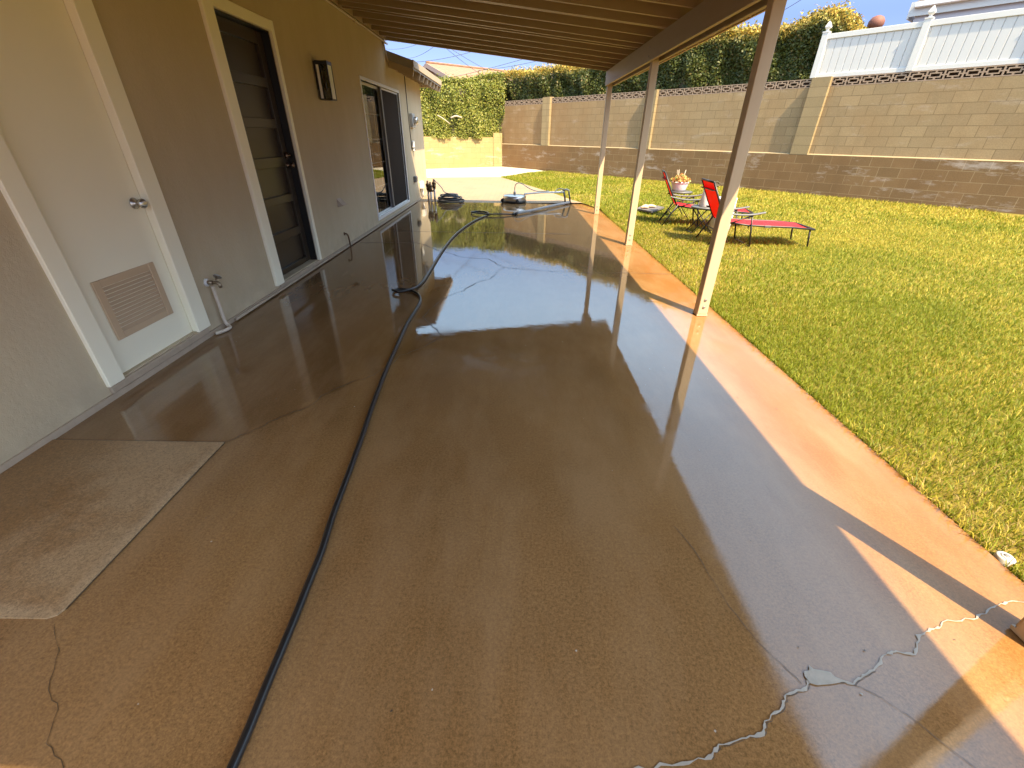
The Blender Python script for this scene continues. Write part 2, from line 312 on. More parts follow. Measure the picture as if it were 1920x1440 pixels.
# ------------------------------------------------------------------ mesh builder
class MB:
    def __init__(s): s.v = []; s.f = []; s.sm = []; s.mi = []
    def _add(s, vs, fs, smooth=False, mi=0):
        o = len(s.v); s.v += [tuple(v) for v in vs]
        for f in fs: s.f.append(tuple(i+o for i in f)); s.sm.append(smooth); s.mi.append(mi)
        return s
    def box(s, a, b, mat=None, mi=0, bev=0.0):
        (x0, y0, z0), (x1, y1, z1) = a, b
        if x0 > x1: x0, x1 = x1, x0
        if y0 > y1: y0, y1 = y1, y0
        if z0 > z1: z0, z1 = z1, z0
        if bev > 0:
            e = min(bev, (x1-x0)*.45, (y1-y0)*.45, (z1-z0)*.45)
            vs = []; 
            for sx, X, X2 in ((0, x0, x0+e), (1, x1, x1-e)):
                for sy, Y, Y2 in ((0, y0, y0+e), (1, y1, y1-e)):
                    for sz, Z, Z2 in ((0, z0, z0+e), (1, z1, z1-e)):
                        vs += [(X, Y2, Z2), (X2, Y, Z2), (X2, Y2, Z)]
            i = lambda a, b, c, k: (a*4+b*2+c)*3+k
            fs = [(i(0,0,0,0), i(0,0,1,0), i(0,1,1,0), i(0,1,0,0)), (i(1,0,0,0), i(1,1,0,0), i(1,1,1,0), i(1,0,1,0)),
                  (i(0,0,0,1), i(1,0,0,1), i(1,0,1,1), i(0,0,1,1)), (i(0,1,0,1), i(0,1,1,1), i(1,1,1,1), i(1,1,0,1)),
                  (i(0,0,0,2), i(0,1,0,2), i(1,1,0,2), i(1,0,0,2)), (i(0,0,1,2), i(1,0,1,2), i(1,1,1,2), i(0,1,1,2))]
            for c in (0, 1):
                for d in (0, 1):
                    fs.append((i(0,c,d,1), i(1,c,d,1), i(1,c,d,2), i(0,c,d,2)) if (c ^ d) else (i(0,c,d,2), i(1,c,d,2), i(1,c,d,1), i(0,c,d,1)))
                    fs.append((i(c,0,d,0), i(c,1,d,0), i(c,1,d,2), i(c,0,d,2)) if not (c ^ d) else (i(c,0,d,2), i(c,1,d,2), i(c,1,d,0), i(c,0,d,0)))
                    fs.append((i(c,d,0,0), i(c,d,1,0), i(c,d,1,1), i(c,d,0,1)) if (c ^ d) else (i(c,d,0,1), i(c,d,1,1), i(c,d,1,0), i(c,d,0,0)))
            for a_ in (0, 1):
                for b_ in (0, 1):
                    for c_ in (0, 1):
                        t = (i(a_,b_,c_,0), i(a_,b_,c_,1), i(a_,b_,c_,2)); fs.append(t if (a_+b_+c_) % 2 else t[::-1])
        else:
            vs = [(x0,y0,z0),(x1,y0,z0),(x1,y1,z0),(x0,y1,z0),(x0,y0,z1),(x1,y0,z1),(x1,y1,z1),(x0,y1,z1)]
            fs = [(0,3,2,1),(4,5,6,7),(0,1,5,4),(1,2,6,5),(2,3,7,6),(3,0,4,7)]
        if mat is not None: vs = [mat @ Vector(v) for v in vs]
        return s._add(vs, fs, False, mi)
    def prism(s, pts, z0, z1, mi=0, mat=None):      # polygon (x, y) CCW, extruded in z
        n = len(pts)
        vs = [(x, y, z0) for x, y in pts] + [(x, y, z1) for x, y in pts]
        if mat is not None: vs = [mat @ Vector(v) for v in vs]
        fs = [tuple(range(n))[::-1], tuple(range(n, 2*n))] + [(i, (i+1) % n, n+(i+1) % n, n+i) for i in range(n)]
        return s._add(vs, fs, False, mi)
    def tube(s, path, r, n=8, smooth=True, mi=0, cap=True, closed=False):
        P = [Vector(p) for p in path]; m = len(P); rr = r if hasattr(r, '__len__') else [r]*m
        T = []
        for i in range(m):
            a, b = (P[(i-1) % m], P[(i+1) % m]) if closed else (P[max(i-1, 0)], P[min(i+1, m-1)])
            d = (b-a); T.append(d.normalized() if d.length > 1e-9 else Vector((0, 0, 1)))
        up = Vector((0, 0, 1)) if abs(T[0].z) < 0.9 else Vector((1, 0, 0))
        N = (up - T[0]*up.dot(T[0])).normalized(); vs = []
        for i in range(m):
            N = (N - T[i]*N.dot(T[i]));  N = N.normalized() if N.length > 1e-6 else T[i].orthogonal().normalized()
            B = T[i].cross(N)
            for k in range(n):
                a = 2*math.pi*k/n; vs.append(P[i] + N*(math.cos(a)*rr[i]) + B*(math.sin(a)*rr[i]))
        fs = []
        for i in range(m if closed else m-1):
            j = (i+1) % m
            for k in range(n): fs.append((i*n+k, i*n+(k+1) % n, j*n+(k+1) % n, j*n+k))
        if cap and not closed: fs += [tuple(range(n))[::-1], tuple((m-1)*n+k for k in range(n))]
        return s._add(vs, fs, smooth, mi)
    def lathe(s, prof, n=24, c=(0, 0, 0), smooth=True, mi=0, mat=None):    # prof: (r, z)
        vs = []
        for r_, z in prof:
            for k in range(n):
                a = 2*math.pi*k/n; v = Vector((r_*math.cos(a), r_*math.sin(a), z))
                if mat is not None: v = mat @ v
                vs.append(v + Vector(c))
        fs = []
        for i in range(len(prof)-1):
            for k in range(n): fs.append((i*n+k, i*n+(k+1) % n, (i+1)*n+(k+1) % n, (i+1)*n+k))
        fs.append(tuple(range(n))[::-1]); fs.append(tuple((len(prof)-1)*n+k for k in range(n)))
        return s._add(vs, fs, smooth, mi)
    def bar(s, a, b, w, h, mi=0):               # rectangular bar from a to b
        a, b = Vector(a), Vector(b); d = b-a; L = d.length
        q = d.to_track_quat('X', 'Z').to_matrix().to_4x4()
        return s.box((0, -w/2, -h/2), (L, w/2, h/2), Matrix.Translation(a) @ q, mi)
    def ribbon(s, pts, w, z, mi=0, jitter=0.0):
        P = [Vector((p[0], p[1])) for p in pts]; vs = []
        for i in range(len(P)):
            d = (P[min(i+1, len(P)-1)]-P[max(i-1, 0)]).normalized(); nn = Vector((-d.y, d.x))
            ww = (w if not hasattr(w, '__len__') else w[i])*(1+jitter*random.uniform(-1, 1))/2
            vs += [(*(P[i]+nn*ww), z), (*(P[i]-nn*ww), z)]
        fs = [(2*i, 2*i+1, 2*i+3, 2*i+2) for i in range(len(P)-1)]
        return s._add(vs, fs, False, mi)
    def build(s, name, mats, parent=None, loc=None):
        me = bpy.data.meshes.new(name); me.from_pydata([tuple(v) for v in s.v], [], s.f)
        me.polygons.foreach_set('use_smooth', s.sm); me.polygons.foreach_set('material_index', s.mi)
        for m in (mats if isinstance(mats, (list, tuple)) else [mats]): me.materials.append(M[m])
        me.update()
        o = bpy.data.objects.new(name, me); COL.objects.link(o)
        if parent is not None: o.parent = parent
        if loc is not None: o.location = loc
        return o
def tag(o, label=None, cat=None, group=None, kind=None):
    for k, v in (('label', label), ('category', cat), ('group', group), ('kind', kind)):
        if v: o[k] = v
    return o
def empty(name, loc=(0, 0, 0), rz=0.0):
    o = bpy.data.objects.new(name, None); COL.objects.link(o); o.location = loc; o.rotation_euler = (0, 0, rz)
    o.empty_display_size = 0.2; return o
def copy_tree(o, parent=None):
    c = o.copy(); COL.objects.link(c)
    if parent is not None: c.parent = parent
    for ch in list(o.children): copy_tree(ch, c)
    return c
def crom(pts, k=6):
    P = [Vector(p) for p in pts]; out = []
    for i in range(len(P)-1):
        p0, p1, p2, p3 = P[max(i-1, 0)], P[i], P[i+1], P[min(i+2, len(P)-1)]
        for j in range(k):
            t = j/k
            out.append(0.5*((2*p1)+(p2-p0)*t+(2*p0-5*p1+4*p2-p3)*t*t+(3*p1-p0-3*p2+p3)*t**3))
    return out+[P[-1]]
def np_mesh(name, V, F, mat, tint=None, parent=None):   # big meshes: V (n,3), F (m,k) all the same size
    me = bpy.data.meshes.new(name); n, (m, k) = len(V), F.shape
    me.vertices.add(n); me.vertices.foreach_set('co', V.astype(np.float32).ravel())
    me.loops.add(m*k); me.loops.foreach_set('vertex_index', F.astype(np.int32).ravel())
    me.polygons.add(m); me.polygons.foreach_set('loop_start', np.arange(0, m*k, k, dtype=np.int32))
    me.update(calc_edges=True)
    if tint is not None:
        a = me.attributes.new('tint', 'FLOAT_COLOR', 'POINT')
        c = np.ones((n, 4), np.float32); c[:, :3] = tint; a.data.foreach_set('color', c.ravel())
    me.materials.append(M[mat]); o = bpy.data.objects.new(name, me); COL.objects.link(o)
    if parent is not None: o.parent = parent
    return o

# ------------------------------------------------------------------ site geometry
W0 = np.array([-0.775, 21.704]); U = np.array([0.6417, -0.7669]); NRM = np.array([-0.7669, -0.6417])
WROT = math.atan2(U[1], U[0])
def zg(x, y):
    d = (x-W0[0])*NRM[0]+(y-W0[1])*NRM[1]
    return 0.17*np.clip(1-d/6.5, 0, 1)
def wallpt(s, off=0.0): p = W0+U*s+NRM*off; return float(p[0]), float(p[1])
XW = -2.314                       # face of the house wall
X_EDGE = 1.828                    # lawn side of the slab

# ground far and wide
g = MB(); g._add([(-300, -300, -0.06), (300, -300, -0.06), (300, 300, -0.06), (-300, 300, -0.06)], [(0, 1, 2, 3)])
tag(g.build('ground', 'soil'), kind='structure')
# upper yard behind the block wall, 2.4 m higher
g = MB()
a, b = wallpt(-0.0, -0.24), wallpt(30, -0.24)
far = lambda p, L: (p[0]-NRM[0]*L, p[1]-NRM[1]*L)
A, B = a, b; C2, D2 = far(b, 120), far(a, 120)
g.prism([A, B, C2, D2], -0.05, 2.63)
tag(g.build('upper_ground', 'soil'), kind='structure')
g = MB(); g.box((-40, 22.1, -0.05), (-0.4, 120, 1.15)); tag(g.build('back_ground', 'soil'), kind='structure')

# patio slab: one mesh, cracks and joints lie in it as thin seams
sl = MB()
def zz(pts, amp, sub=4):
    out = []
    for i in range(len(pts)-1):
        a, b = Vector(pts[i]), Vector(pts[i+1]); d = (b-a); nn = Vector((-d.y, d.x))
        for j in range(sub):
            t = j/sub; out.append(a+d*t+nn*(random.uniform(-amp, amp) if j else 0))
    return out+[Vector(pts[-1])]
sl.prism([(XW+0.004, -7), (X_EDGE, -7), (X_EDGE, 9.9), (1.62, 10.62), (1.55, 10.75), (XW+0.004, 10.75)], -0.12, 0.0, 0)
crA = [(-1.423, 6.358), (-1.247, 6.195), (-1.027, 5.883), (-0.846, 5.743), (-0.661, 5.538), (-0.488, 5.507), (-0.329, 5.473), (-0.226, 5.258), (-0.123, 5.091), (0.13, 5.011), (0.414, 4.947), (0.775, 4.91), (1.208, 4.918), (X_EDGE, 4.9)]
crB = [(-0.123, 5.091), (-0.182, 4.948), (-0.224, 4.752), (-0.257, 4.601), (-0.402, 4.456), (-0.503, 4.179), (-0.646, 4.007), (-0.71, 3.79), (-0.758, 3.565), (-0.781, 3.436), (-0.681, 3.284), (-0.551, 3.063)]
crC = [(-0.551, 3.063), (-0.66, 2.833), (-0.799, 2.7), (-0.85, 2.51), (-0.925, 2.384), (-1.038, 2.278), (-1.109, 2.183), (-1.175, 2.01), (-1.263, 1.933), (-1.346, 1.807), (-1.438, 1.70)]
crG = [(0.66, 1.2), (0.714, 0.978), (0.729, 0.891), (0.765, 0.777), (0.816, 0.683), (0.843, 0.632)]
crK = [(0.993, 0.634), (1.026, 0.616), (1.072, 0.577), (1.103, 0.543), (1.2, 0.42)]
crL = [(-1.434, 0.77), (-1.345, 0.691), (-1.278, 0.586), (-1.209, 0.541), (-1.17, 0.466), (-1.083, 0.42), (-1.0, 0.2)]
for p, w in ((crA, 0.011), (crB, 0.010), (crG, 0.0024), (crK, 0.0022), (crL, 0.0026)):
    sl.ribbon(zz(p, 0.05), w*0.55, 0.0025, 1, 0.6)
sl.ribbon(zz(crC, 0.08), 0.004, 0.0025, 1, 0.5)
for p in ([(XW+.02, 7.19), (0.9, 7.15)], [(XW+.02, 6.297), (-1.423, 6.358)]): sl.ribbon(p, 0.012, 0.003, 1)
crF = [(0.30, 0.43), (0.439, 0.447), (0.512, 0.461), (0.545, 0.487), (0.611, 0.501), (0.671, 0.511), (0.69, 0.54), (0.756, 0.573), (0.782, 0.604), (0.846, 0.619), (0.878, 0.647), (0.915, 0.644), (0.967, 0.641), (0.993, 0.634), (1.036, 0.657), (1.087, 0.678), (1.153, 0.719), (1.187, 0.727), (1.237, 0.718), (1.292, 0.775), (1.35, 0.798), (1.389, 0.804), (1.411, 0.822), (1.518, 0.832), (1.592, 0.861), (1.654, 0.884), (1.706, 0.898), (1.752, 0.895), (X_EDGE, 0.9)]
fz = zz(crF, 0.055, 5)
sl.ribbon(fz, [(0.0062 if p.x < 1.36 else 0.0042)*random.choice((0.55, 0.8, 1.0, 1.25)) for p in fz], 0.003, 2, 0.6)
blob = [(0.868, 0.633), (0.885, 0.628), (0.905, 0.630), (0.93, 0.632), (0.955, 0.636), (0.97, 0.643), (0.95, 0.652), (0.945, 0.664), (0.925, 0.668), (0.9, 0.672), (0.893, 0.683), (0.885, 0.668), (0.868, 0.665), (0.862, 0.652)]
sl._add([(x, y, 0.0045) for x, y in blob], [tuple(range(len(blob)))], False, 2)
sl.ribbon([(p.x+0.005, p.y-0.003) for p in fz[10:75]], 0.0014, 0.002, 1, 0.8)
for _ in range(60):      # specks of leaf litter and grit
    x, y = random.uniform(-2.1, 1.6), random.uniform(0.5, 3.0); r_ = random.uniform(0.0015, 0.004)
    sl._add([(x+r_*math.cos(k)*random.uniform(.6, 1.3), y+r_*math.sin(k)*random.uniform(.6, 1.3), 0.0035) for k in (0, 1.2, 2.5, 3.7, 5.0)], [(0, 1, 2, 3, 4)], False, random.choice((1, 1, 2)))
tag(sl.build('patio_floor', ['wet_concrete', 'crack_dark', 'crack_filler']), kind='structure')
# landing pad by the house: separate pour, almost dry
pd = MB()
px0, px1, py0, py1 = XW+0.006, -1.443, 0.785, 1.688
pd.prism([(px0, py0), (px1-0.03, py0), (px1-0.008, py0+0.012), (px1, py0+0.035), (px1, py1), (px0, py1)], -0.05, 0.006)
pd.ribbon([(px0, py1+0.004), (px1+0.004, py1+0.004)], 0.005, 0.0035, 1)
pd.ribbon([(px1+0.004, py1), (px1+0.004, py0+0.03)], 0.004, 0.0035, 1)
tag(pd.build('landing_pavement', ['damp_concrete', 'crack_dark']), kind='structure')
# house side drip ledge is part of the house (below); pavers and pale pad beyond the slab
pv = MB()
edge = [(X_EDGE, 9.9), (1.62, 10.62), (1.37, 11.24), (1.0, 12.52), (0.45, 14.1), (-0.552, 16.863)]
curve = [(-0.552, 16.863), (-0.197, 17.393), (0.474, 18.455), (1.211, 19.021), (1.55, 18.9)]
rows = []
ys = [10.75, 11.24, 11.9, 12.52, 13.3, 14.1, 15.0, 16.0, 16.863]
exy = np.array(edge)
for y in ys:
    xr = float(np.interp(y, exy[:, 1], exy[:, 0]))
    rows.append([(x, y, float(zg(x, y))-0.004) for x in np.linspace(-9.0, xr, 12)])
vs = [v for r_ in rows for v in r_]
fs = [(i*12+j, i*12+j+1, (i+1)*12+j+1, (i+1)*12+j) for i in range(len(ys)-1) for j in range(11)]
pv._add(vs, fs)
tag(pv.build('paver_path', 'pavers'), kind='structure')
pc = MB(); rows = []
ys2 = [16.863, 17.393, 18.0, 18.455, 19.021, 20.0, 21.0, 21.9]
cxy = np.array(curve[:4])
for y in ys2:
    xw = W0[0]+U[0]*((W0[1]-y)/-U[1]) if y < 21.7 else W0[0]
    xr = float(np.interp(y, cxy[:, 1], cxy[:, 0])) if y <= 19.021 else xw+0.1
    rows.append([(x, y, float(zg(x, y))-0.002) for x in np.linspace(-9.0, xr, 12)])
vs = [v for r_ in rows for v in r_]
fs = [(i*12+j, i*12+j+1, (i+1)*12+j+1, (i+1)*12+j) for i in range(len(ys2)-1) for j in range(11)]
pc._add(vs, fs); tag(pc.build('concrete_path', 'pale_concrete'), kind='structure')
# lawn sheet
def xleft(y):
    if y <= 9.9: return X_EDGE
    if y <= 16.863: return float(np.interp(y, exy[:, 1], exy[:, 0]))
    return float(np.interp(y, cxy[:, 1], cxy[:, 0]))
def xright(y): return float(W0[0]+U[0]*((W0[1]-y)/-U[1]))+0.1
yy = list(np.arange(-8, 9.9, 0.6))+[9.9, 10.3, 10.62, 11.24, 12, 12.52, 13.3, 14.1, 15, 16, 16.863, 17.4, 17.9, 18.455, 18.75, 18.98]
ln = MB(); NX = 16
vs = [(x, y, float(zg(x, y))-0.012) for y in yy for x in np.linspace(xleft(y)+0.002, max(xright(y), xleft(y)+0.1), NX)]
fs = [(i*NX+j, i*NX+j+1, (i+1)*NX+j+1, (i+1)*NX+j) for i in range(len(yy)-1) for j in range(NX-1)]
ln._add(vs, fs, True); tag(ln.build('lawn', 'lawn_soil'), kind='structure')

# ------------------------------------------------------------------ house
house = tag(empty('stucco_house', (XW, 5, 0)), 'taupe stucco house with a white door and a black door beside the wet patio', 'house')
def hb(mb, name, mats, parent=house):
    o = mb.build(name, mats)
    o.parent = parent
    o.matrix_parent_inverse = Matrix.Identity(4)
    off = Vector((XW, 5, 0)) if parent is house else Vector((0, 0, 0))
    if parent is house: o.location = -off
    return o
YE = 12.27
D1 = (2.177, 2.868, 0.09, 2.14)       # white door opening: y0, y1, z0, z1
D2 = (4.165, 5.05, 0.07, 2.165)
SD = (7.66, 10.0, 0.10, 2.05)
XI = XW-0.16
def wall_with_openings(mb, y0, y1, z0, z1, ops):
    cur = y0
    for (a, b, c, d) in ops:
        mb.box((XI, cur, z0), (XW, a, z1))
        mb.box((XI, a, d), (XW, b, z1)); mb.box((XI, a, z0), (XW, b, c))
        cur = b
    mb.box((XI, cur, z0), (XW, y1, z1))
w = MB(); wall_with_openings(w, -7, 9.33, 0.035, 2.98, [D1, D2]) if False else None
w = MB()
wall_with_openings(w, -7, 7.2, 0.035, 2.98, [D1, D2])
w.box((XI, 7.2, 0.035), (XW, SD[0], 2.98)); w.box((XI, SD[0], SD[3]), (XW, 9.33, 2.98)); w.box((XI, SD[0], 0.035), (XW, SD[1], SD[2]))
w.box((XI, 9.33, SD[3]), (XW, SD[1], 2.52)); w.box((XI, SD[1], 0.035), (XW, YE, 2.52))
w.box((XI-9, YE-0.16, 0.0), (XI, YE, 2.52))
w.box((XI-9, -7, 0.0), (XI, -6.84, 2.98)); w.box((XI-9, 9.2, 2.52), (XI, 9.33, 2.98))
hb(w, 'wall', 'stucco')
f = MB(); f.box((XW-0.1, -7, -0.02), (XW+0.012, YE+0.0, 0.034)); hb(f, 'foundation', 'foundation')
for (y0, y1) in ((D1[0]-0.1, D1[1]+0.1), (D2[0]-0.06, D2[1]+0.06)):
    t_ = MB(); t_.box((XW-0.1, y0, 0.036), (XW+0.018, y1, 0.080 if y0 < 3 else 0.060), bev=0.004); hb(t_, 'door_sill', 'foundation')
# weep screed pipe line along the base
pth = [(XW+0.03, y, 0.018) for y in np.linspace(3.28, 10.7, 12)]
t_ = MB(); t_.tube(pth, 0.011, 8); hb(t_, 'drip_rail', 'foundation')
# eave: soffit boards, rafter tails and fascia
ev = MB()
XF = -1.86
roofz = lambda x, k=0.0: 2.50+k-(x-XW)*0.30
ev._add([(XF, 9.36, roofz(XF)), (XF, YE+0.35, roofz(XF)), (-7, YE+0.35, roofz(-7)), (-7, 9.36, roofz(-7)),
         (XF, 9.36, roofz(XF, .13)), (XF, YE+0.35, roofz(XF, .13)), (-7, YE+0.35, roofz(-7, .13)), (-7, 9.36, roofz(-7, .13))],
        [(0, 1, 2, 3), (7, 6, 5, 4), (0, 4, 5, 1), (1, 5, 6, 2), (2, 6, 7, 3), (3, 7, 4, 0)])
ev._add([(XW-0.02, -7, 2.985), (XW-0.02, 9.33, 2.985), (-7, 9.33, 4.3), (-7, -7, 4.3)], [(0, 1, 2, 3)])
roof = hb(ev, 'roof', 'roofing')
fa = MB(); fa.box((XF+0.002, 9.36, roofz(XF)+0.03), (XF+0.02, YE+0.36, roofz(XF)+0.135)); fa.box((XF-0.6, YE+0.352, roofz(XF)-0.01), (XF, YE+0.375, roofz(XF)+0.15))
hb(fa, 'fascia', 'post_paint', roof).location = (0, 0, 0)
for y in [9.45]+list(np.arange(10.05, YE+0.34, 0.42)):
    rt = MB(); m_ = Matrix.Translation((XW, y, roofz(XW)-0.052)) @ Matrix.Rotation(math.atan(0.30), 4, 'Y')
    rt.box((0, -0.02, -0.055), (0.462, 0.02, 0.05), m_); hb(rt, 'rafter_tail', 'post_paint', roof).location = (0, 0, 0)
rm = MB(); rm.box((XI-4, -6.5, 0.03), (XI-3.9, YE-0.3, 2.5)); rm.box((XI-4, 7.0, 0.02), (XI, 7.05, 2.5)); rm.box((XI-4, -6.5, 0.012), (XI-0.01, YE-0.3, 0.03)); rm.box((XI-4, -6.5, 2.46), (XI-0.01, YE-0.3, 2.5))
hb(rm, 'interior', 'room_dark')
def hsub(mb, name, mats, parent): o = mb.build(name, mats); o.parent = parent; return o
# white utility door
dd = MB(); XD1 = XW-0.028
dd.box((XD1-0.04, D1[0]+0.005, D1[2]-0.008), (XD1, D1[1]-0.005, D1[3]-0.005), bev=0.002)
door1 = hb(dd, 'door', 'white_paint'); door1['label'] = 'white utility door with a beige louver vent'
cs = MB(); x0, x1 = XW-0.03, XW+0.022
cs.box((x0, D1[0]-0.105, 0.081), (x1, D1[0]+0.004, D1[3]+0.10), bev=0.004); cs.box((x0, D1[1]-0.004, 0.081), (x1, D1[1]+0.13, D1[3]+0.10), bev=0.004)
cs.box((x0, D1[0]+0.005, D1[3]-0.004), (x1-0.001, D1[1]-0.005, D1[3]+0.0995), bev=0.004)
cs.box((XI+0.02, D1[0]-0.02, 0.1), (XW-0.031, D1[0]+0.008, D1[3]+0.02)); cs.box((XI+0.02, D1[1]-0.008, 0.1), (XW-0.031, D1[1]+0.02, D1[3]+0.02)); cs.box((XI+0.02, D1[0], D1[3]-0.004), (XW-0.031, D1[1], D1[3]+0.02))
hsub(cs, 'casing', 'white_paint', door1)
lv = MB(); ly0, ly1, lz0, lz1 = 2.29, 2.752, 0.274, 0.622; X1 = XD1+0.001
lv.box((X1, ly0, lz0), (X1+0.012, ly0+0.05, lz1), bev=0.003); lv.box((X1, ly1-0.05, lz0), (X1+0.012, ly1, lz1), bev=0.003)
lv.box((X1, ly0+0.05, lz0), (X1+0.0115, ly1-0.05, lz0+0.042), bev=0.003); lv.box((X1, ly0+0.05, lz1-0.042), (X1+0.0115, ly1-0.05, lz1), bev=0.003)
nl = 12
for i in range(nl):
    z = lz0+0.042+(i+0.5)*(lz1-lz0-0.084)/nl
    lv.box((-0.010, ly0+0.051, -0.0012), (0.012, ly1-0.051, 0.0012), Matrix.Translation((X1+0.004, 0, z)) @ Matrix.Rotation(R(38), 4, 'Y'))
hsub(lv, 'vent_louver', 'louver_beige', door1)
kn = MB(); km = Matrix.Translation((XD1, 2.80, 0.965)) @ Matrix.Rotation(R(90), 4, 'Y')
kn.lathe([(0.033, 0.0), (0.032, 0.006), (0.014, 0.010), (0.011, 0.028), (0.018, 0.034), (0.027, 0.044), (0.029, 0.054), (0.025, 0.064), (0.012, 0.069)], 20, mat=km)
hsub(kn, 'knob', 'steel', door1)
# black panelled door
XD2 = XW-0.075
yA, yB = D2[0]+0.035, D2[1]-0.012
rails = [(0.075, 0.129), (0.387, 0.468), (0.722, 0.796), (1.051, 1.141), (1.390, 1.468), (1.722, 1.801), (2.055, 2.155)]
dd = MB(); XS = XD2-0.040
st0, st1 = yA+0.13, yB-0.095
dd.box((XS, yA, 0.076), (XD2, st0, 2.154), bev=0.002); dd.box((XS, st1, 0.076), (XD2, yB, 2.154), bev=0.002)
for a, b in rails: dd.box((XS, st0+0.0005, a), (XD2-0.0015, st1-0.0005, b-0.001), bev=0.002)
dd.box((XS+0.002, st0, 0.10), (XD2-0.032, st1, 2.10))
door2 = hb(dd, 'door', 'dark_door'); door2['label'] = 'near-black entry door with six recessed panels'
cs = MB(); x0, x1 = XW-0.005, XW+0.030
cs.box((x0, D2[0]-0.14, 0.062), (x1, D2[0], D2[3]+0.085), bev=0.006); cs.box((x0, D2[1], 0.062), (x1, D2[1]+0.055, D2[3]+0.085), bev=0.004)
cs.box((x0, D2[0]+0.0005, D2[3]), (x1-0.001, D2[1]-0.0005, D2[3]+0.0845), bev=0.004)
hsub(cs, 'casing', 'white_paint', door2)
jb = MB(); jb.box((XI, D2[0]-0.02, 0.064), (XW-0.006, D2[0]+0.03, D2[3]+0.001)); jb.box((XI, D2[1]-0.008, 0.064), (XW-0.006, D2[1]+0.02, D2[3]+0.001)); jb.box((XI, D2[0]+0.03, D2[3]-0.008), (XW-0.0065, D2[1]-0.008, D2[3]+0.03))
hsub(jb, 'jamb', 'black', door2)
for z in (1.15, 1.06):
    kn = MB(); km = Matrix.Translation((XD2, yB-0.05, z)) @ Matrix.Rotation(R(90), 4, 'Y')
    kn.lathe([(0.032, 0.0), (0.032, 0.008), (0.013, 0.013), (0.011, 0.034), (0.020, 0.040), (0.028, 0.052), (0.027, 0.062), (0.012, 0.070)] if z < 1.1 else [(0.030, 0.0), (0.030, 0.02), (0.024, 0.026), (0.008, 0.028), (0.008, 0.05)], 18, mat=km)
    hsub(kn, 'knob' if z < 1.1 else 'deadbolt', 'bronze', door2)
# sliding glass door
sd = MB(); x0, x1 = XW-0.10, XW+0.012
sd.box((x0, SD[0]-0.045, SD[2]-0.015), (x1, SD[0], SD[3]+0.045), bev=0.003); sd.box((x0, SD[1], SD[2]-0.015), (x1, SD[1]+0.04, SD[3]+0.045), bev=0.003)
sd.box((x0, SD[0]+0.0005, SD[3]), (x1-0.001, SD[1]-0.0005, SD[3]+0.044), bev=0.003)
sd.box((x0, SD[0]+0.0005, SD[2]-0.015), (x1-0.001, SD[1]-0.0005, SD[2]+0.03), bev=0.003)
sd.box((XW-0.075, SD[0]+0.0005, SD[2]+0.03), (XW-0.062, SD[1]-0.001, SD[2]+0.042)); sd.box((XW-0.035, SD[0]+0.0005, SD[2]+0.03), (XW-0.022, SD[1]-0.001, SD[2]+0.042))
slider = hb(sd, 'sliding_door', 'white_metal'); slider['label'] = 'white framed sliding glass door with a dark insect screen'
ym = 8.80
pg = MB(); pg.box((XW-0.085, SD[0]+0.002, SD[2]+0.031), (XW-0.060, SD[0]+0.045, SD[3]-0.002)); pg.box((XW-0.085, ym-0.02, SD[2]+0.031), (XW-0.060, ym+0.03, SD[3]-0.002)); pg.box((XW-0.085, SD[1]-0.045, SD[2]+0.031), (XW-0.060, SD[1]-0.002, SD[3]-0.002))
pg.box((XW-0.084, SD[0]+0.045, SD[2]+0.031), (XW-0.061, ym-0.02, SD[2]+0.06)); pg.box((XW-0.084, SD[0]+0.045, SD[3]-0.04), (XW-0.061, ym-0.02, SD[3]-0.002)); pg.box((XW-0.084, ym+0.03, SD[2]+0.031), (XW-0.061, SD[1]-0.045, SD[2]+0.06))
hsub(pg, 'sash', 'white_metal', slider); pg = MB()
for z in (0.56, 0.93, 1.28, 1.64): pg.box((XW-0.0785, SD[0]+0.045, z-0.007), (XW-0.0745, ym-0.02, z+0.007))
for y in (8.05, 8.43): pg.box((XW-0.0775, y-0.007, SD[2]+0.031), (XW-0.0755, y+0.007, SD[3]-0.002))
hsub(pg, 'muntin_grid', 'white_metal', slider)
gl = MB(); gl._add([(XW-0.0725, SD[0]+0.045, SD[2]+0.04), (XW-0.0725, ym-0.02, SD[2]+0.04), (XW-0.0725, ym-0.02, SD[3]-0.002), (XW-0.0725, SD[0]+0.045, SD[3]-0.002)], [(0, 1, 2, 3)])
hsub(gl, 'glass', 'door_glass', slider)
sc_ = MB(); sc_.box((XW-0.030, ym+0.035, SD[2]+0.045), (XW-0.027, SD[1]-0.03, SD[3]-0.03)); hsub(sc_, 'insect_screen', 'insect_screen', slider)
sf = MB(); sf.box((XW-0.045, ym-0.045, SD[2]+0.043), (XW-0.012, ym+0.035, SD[3]-0.002), bev=0.003); hsub(sf, 'screen_stile', 'dark_box', slider)
sf = MB(); sf.box((XW-0.045, ym+0.0355, SD[2]+0.043), (XW-0.02, ym+0.05, SD[3]-0.004)); sf.box((XW-0.045, SD[1]-0.03, SD[2]+0.043), (XW-0.02, SD[1]-0.001, SD[3]-0.004)); sf.box((XW-0.045, ym+0.05, SD[3]-0.03), (XW-0.02, SD[1]-0.03, SD[3]-0.004))
hsub(sf, 'screen_frame', 'white_metal', slider)

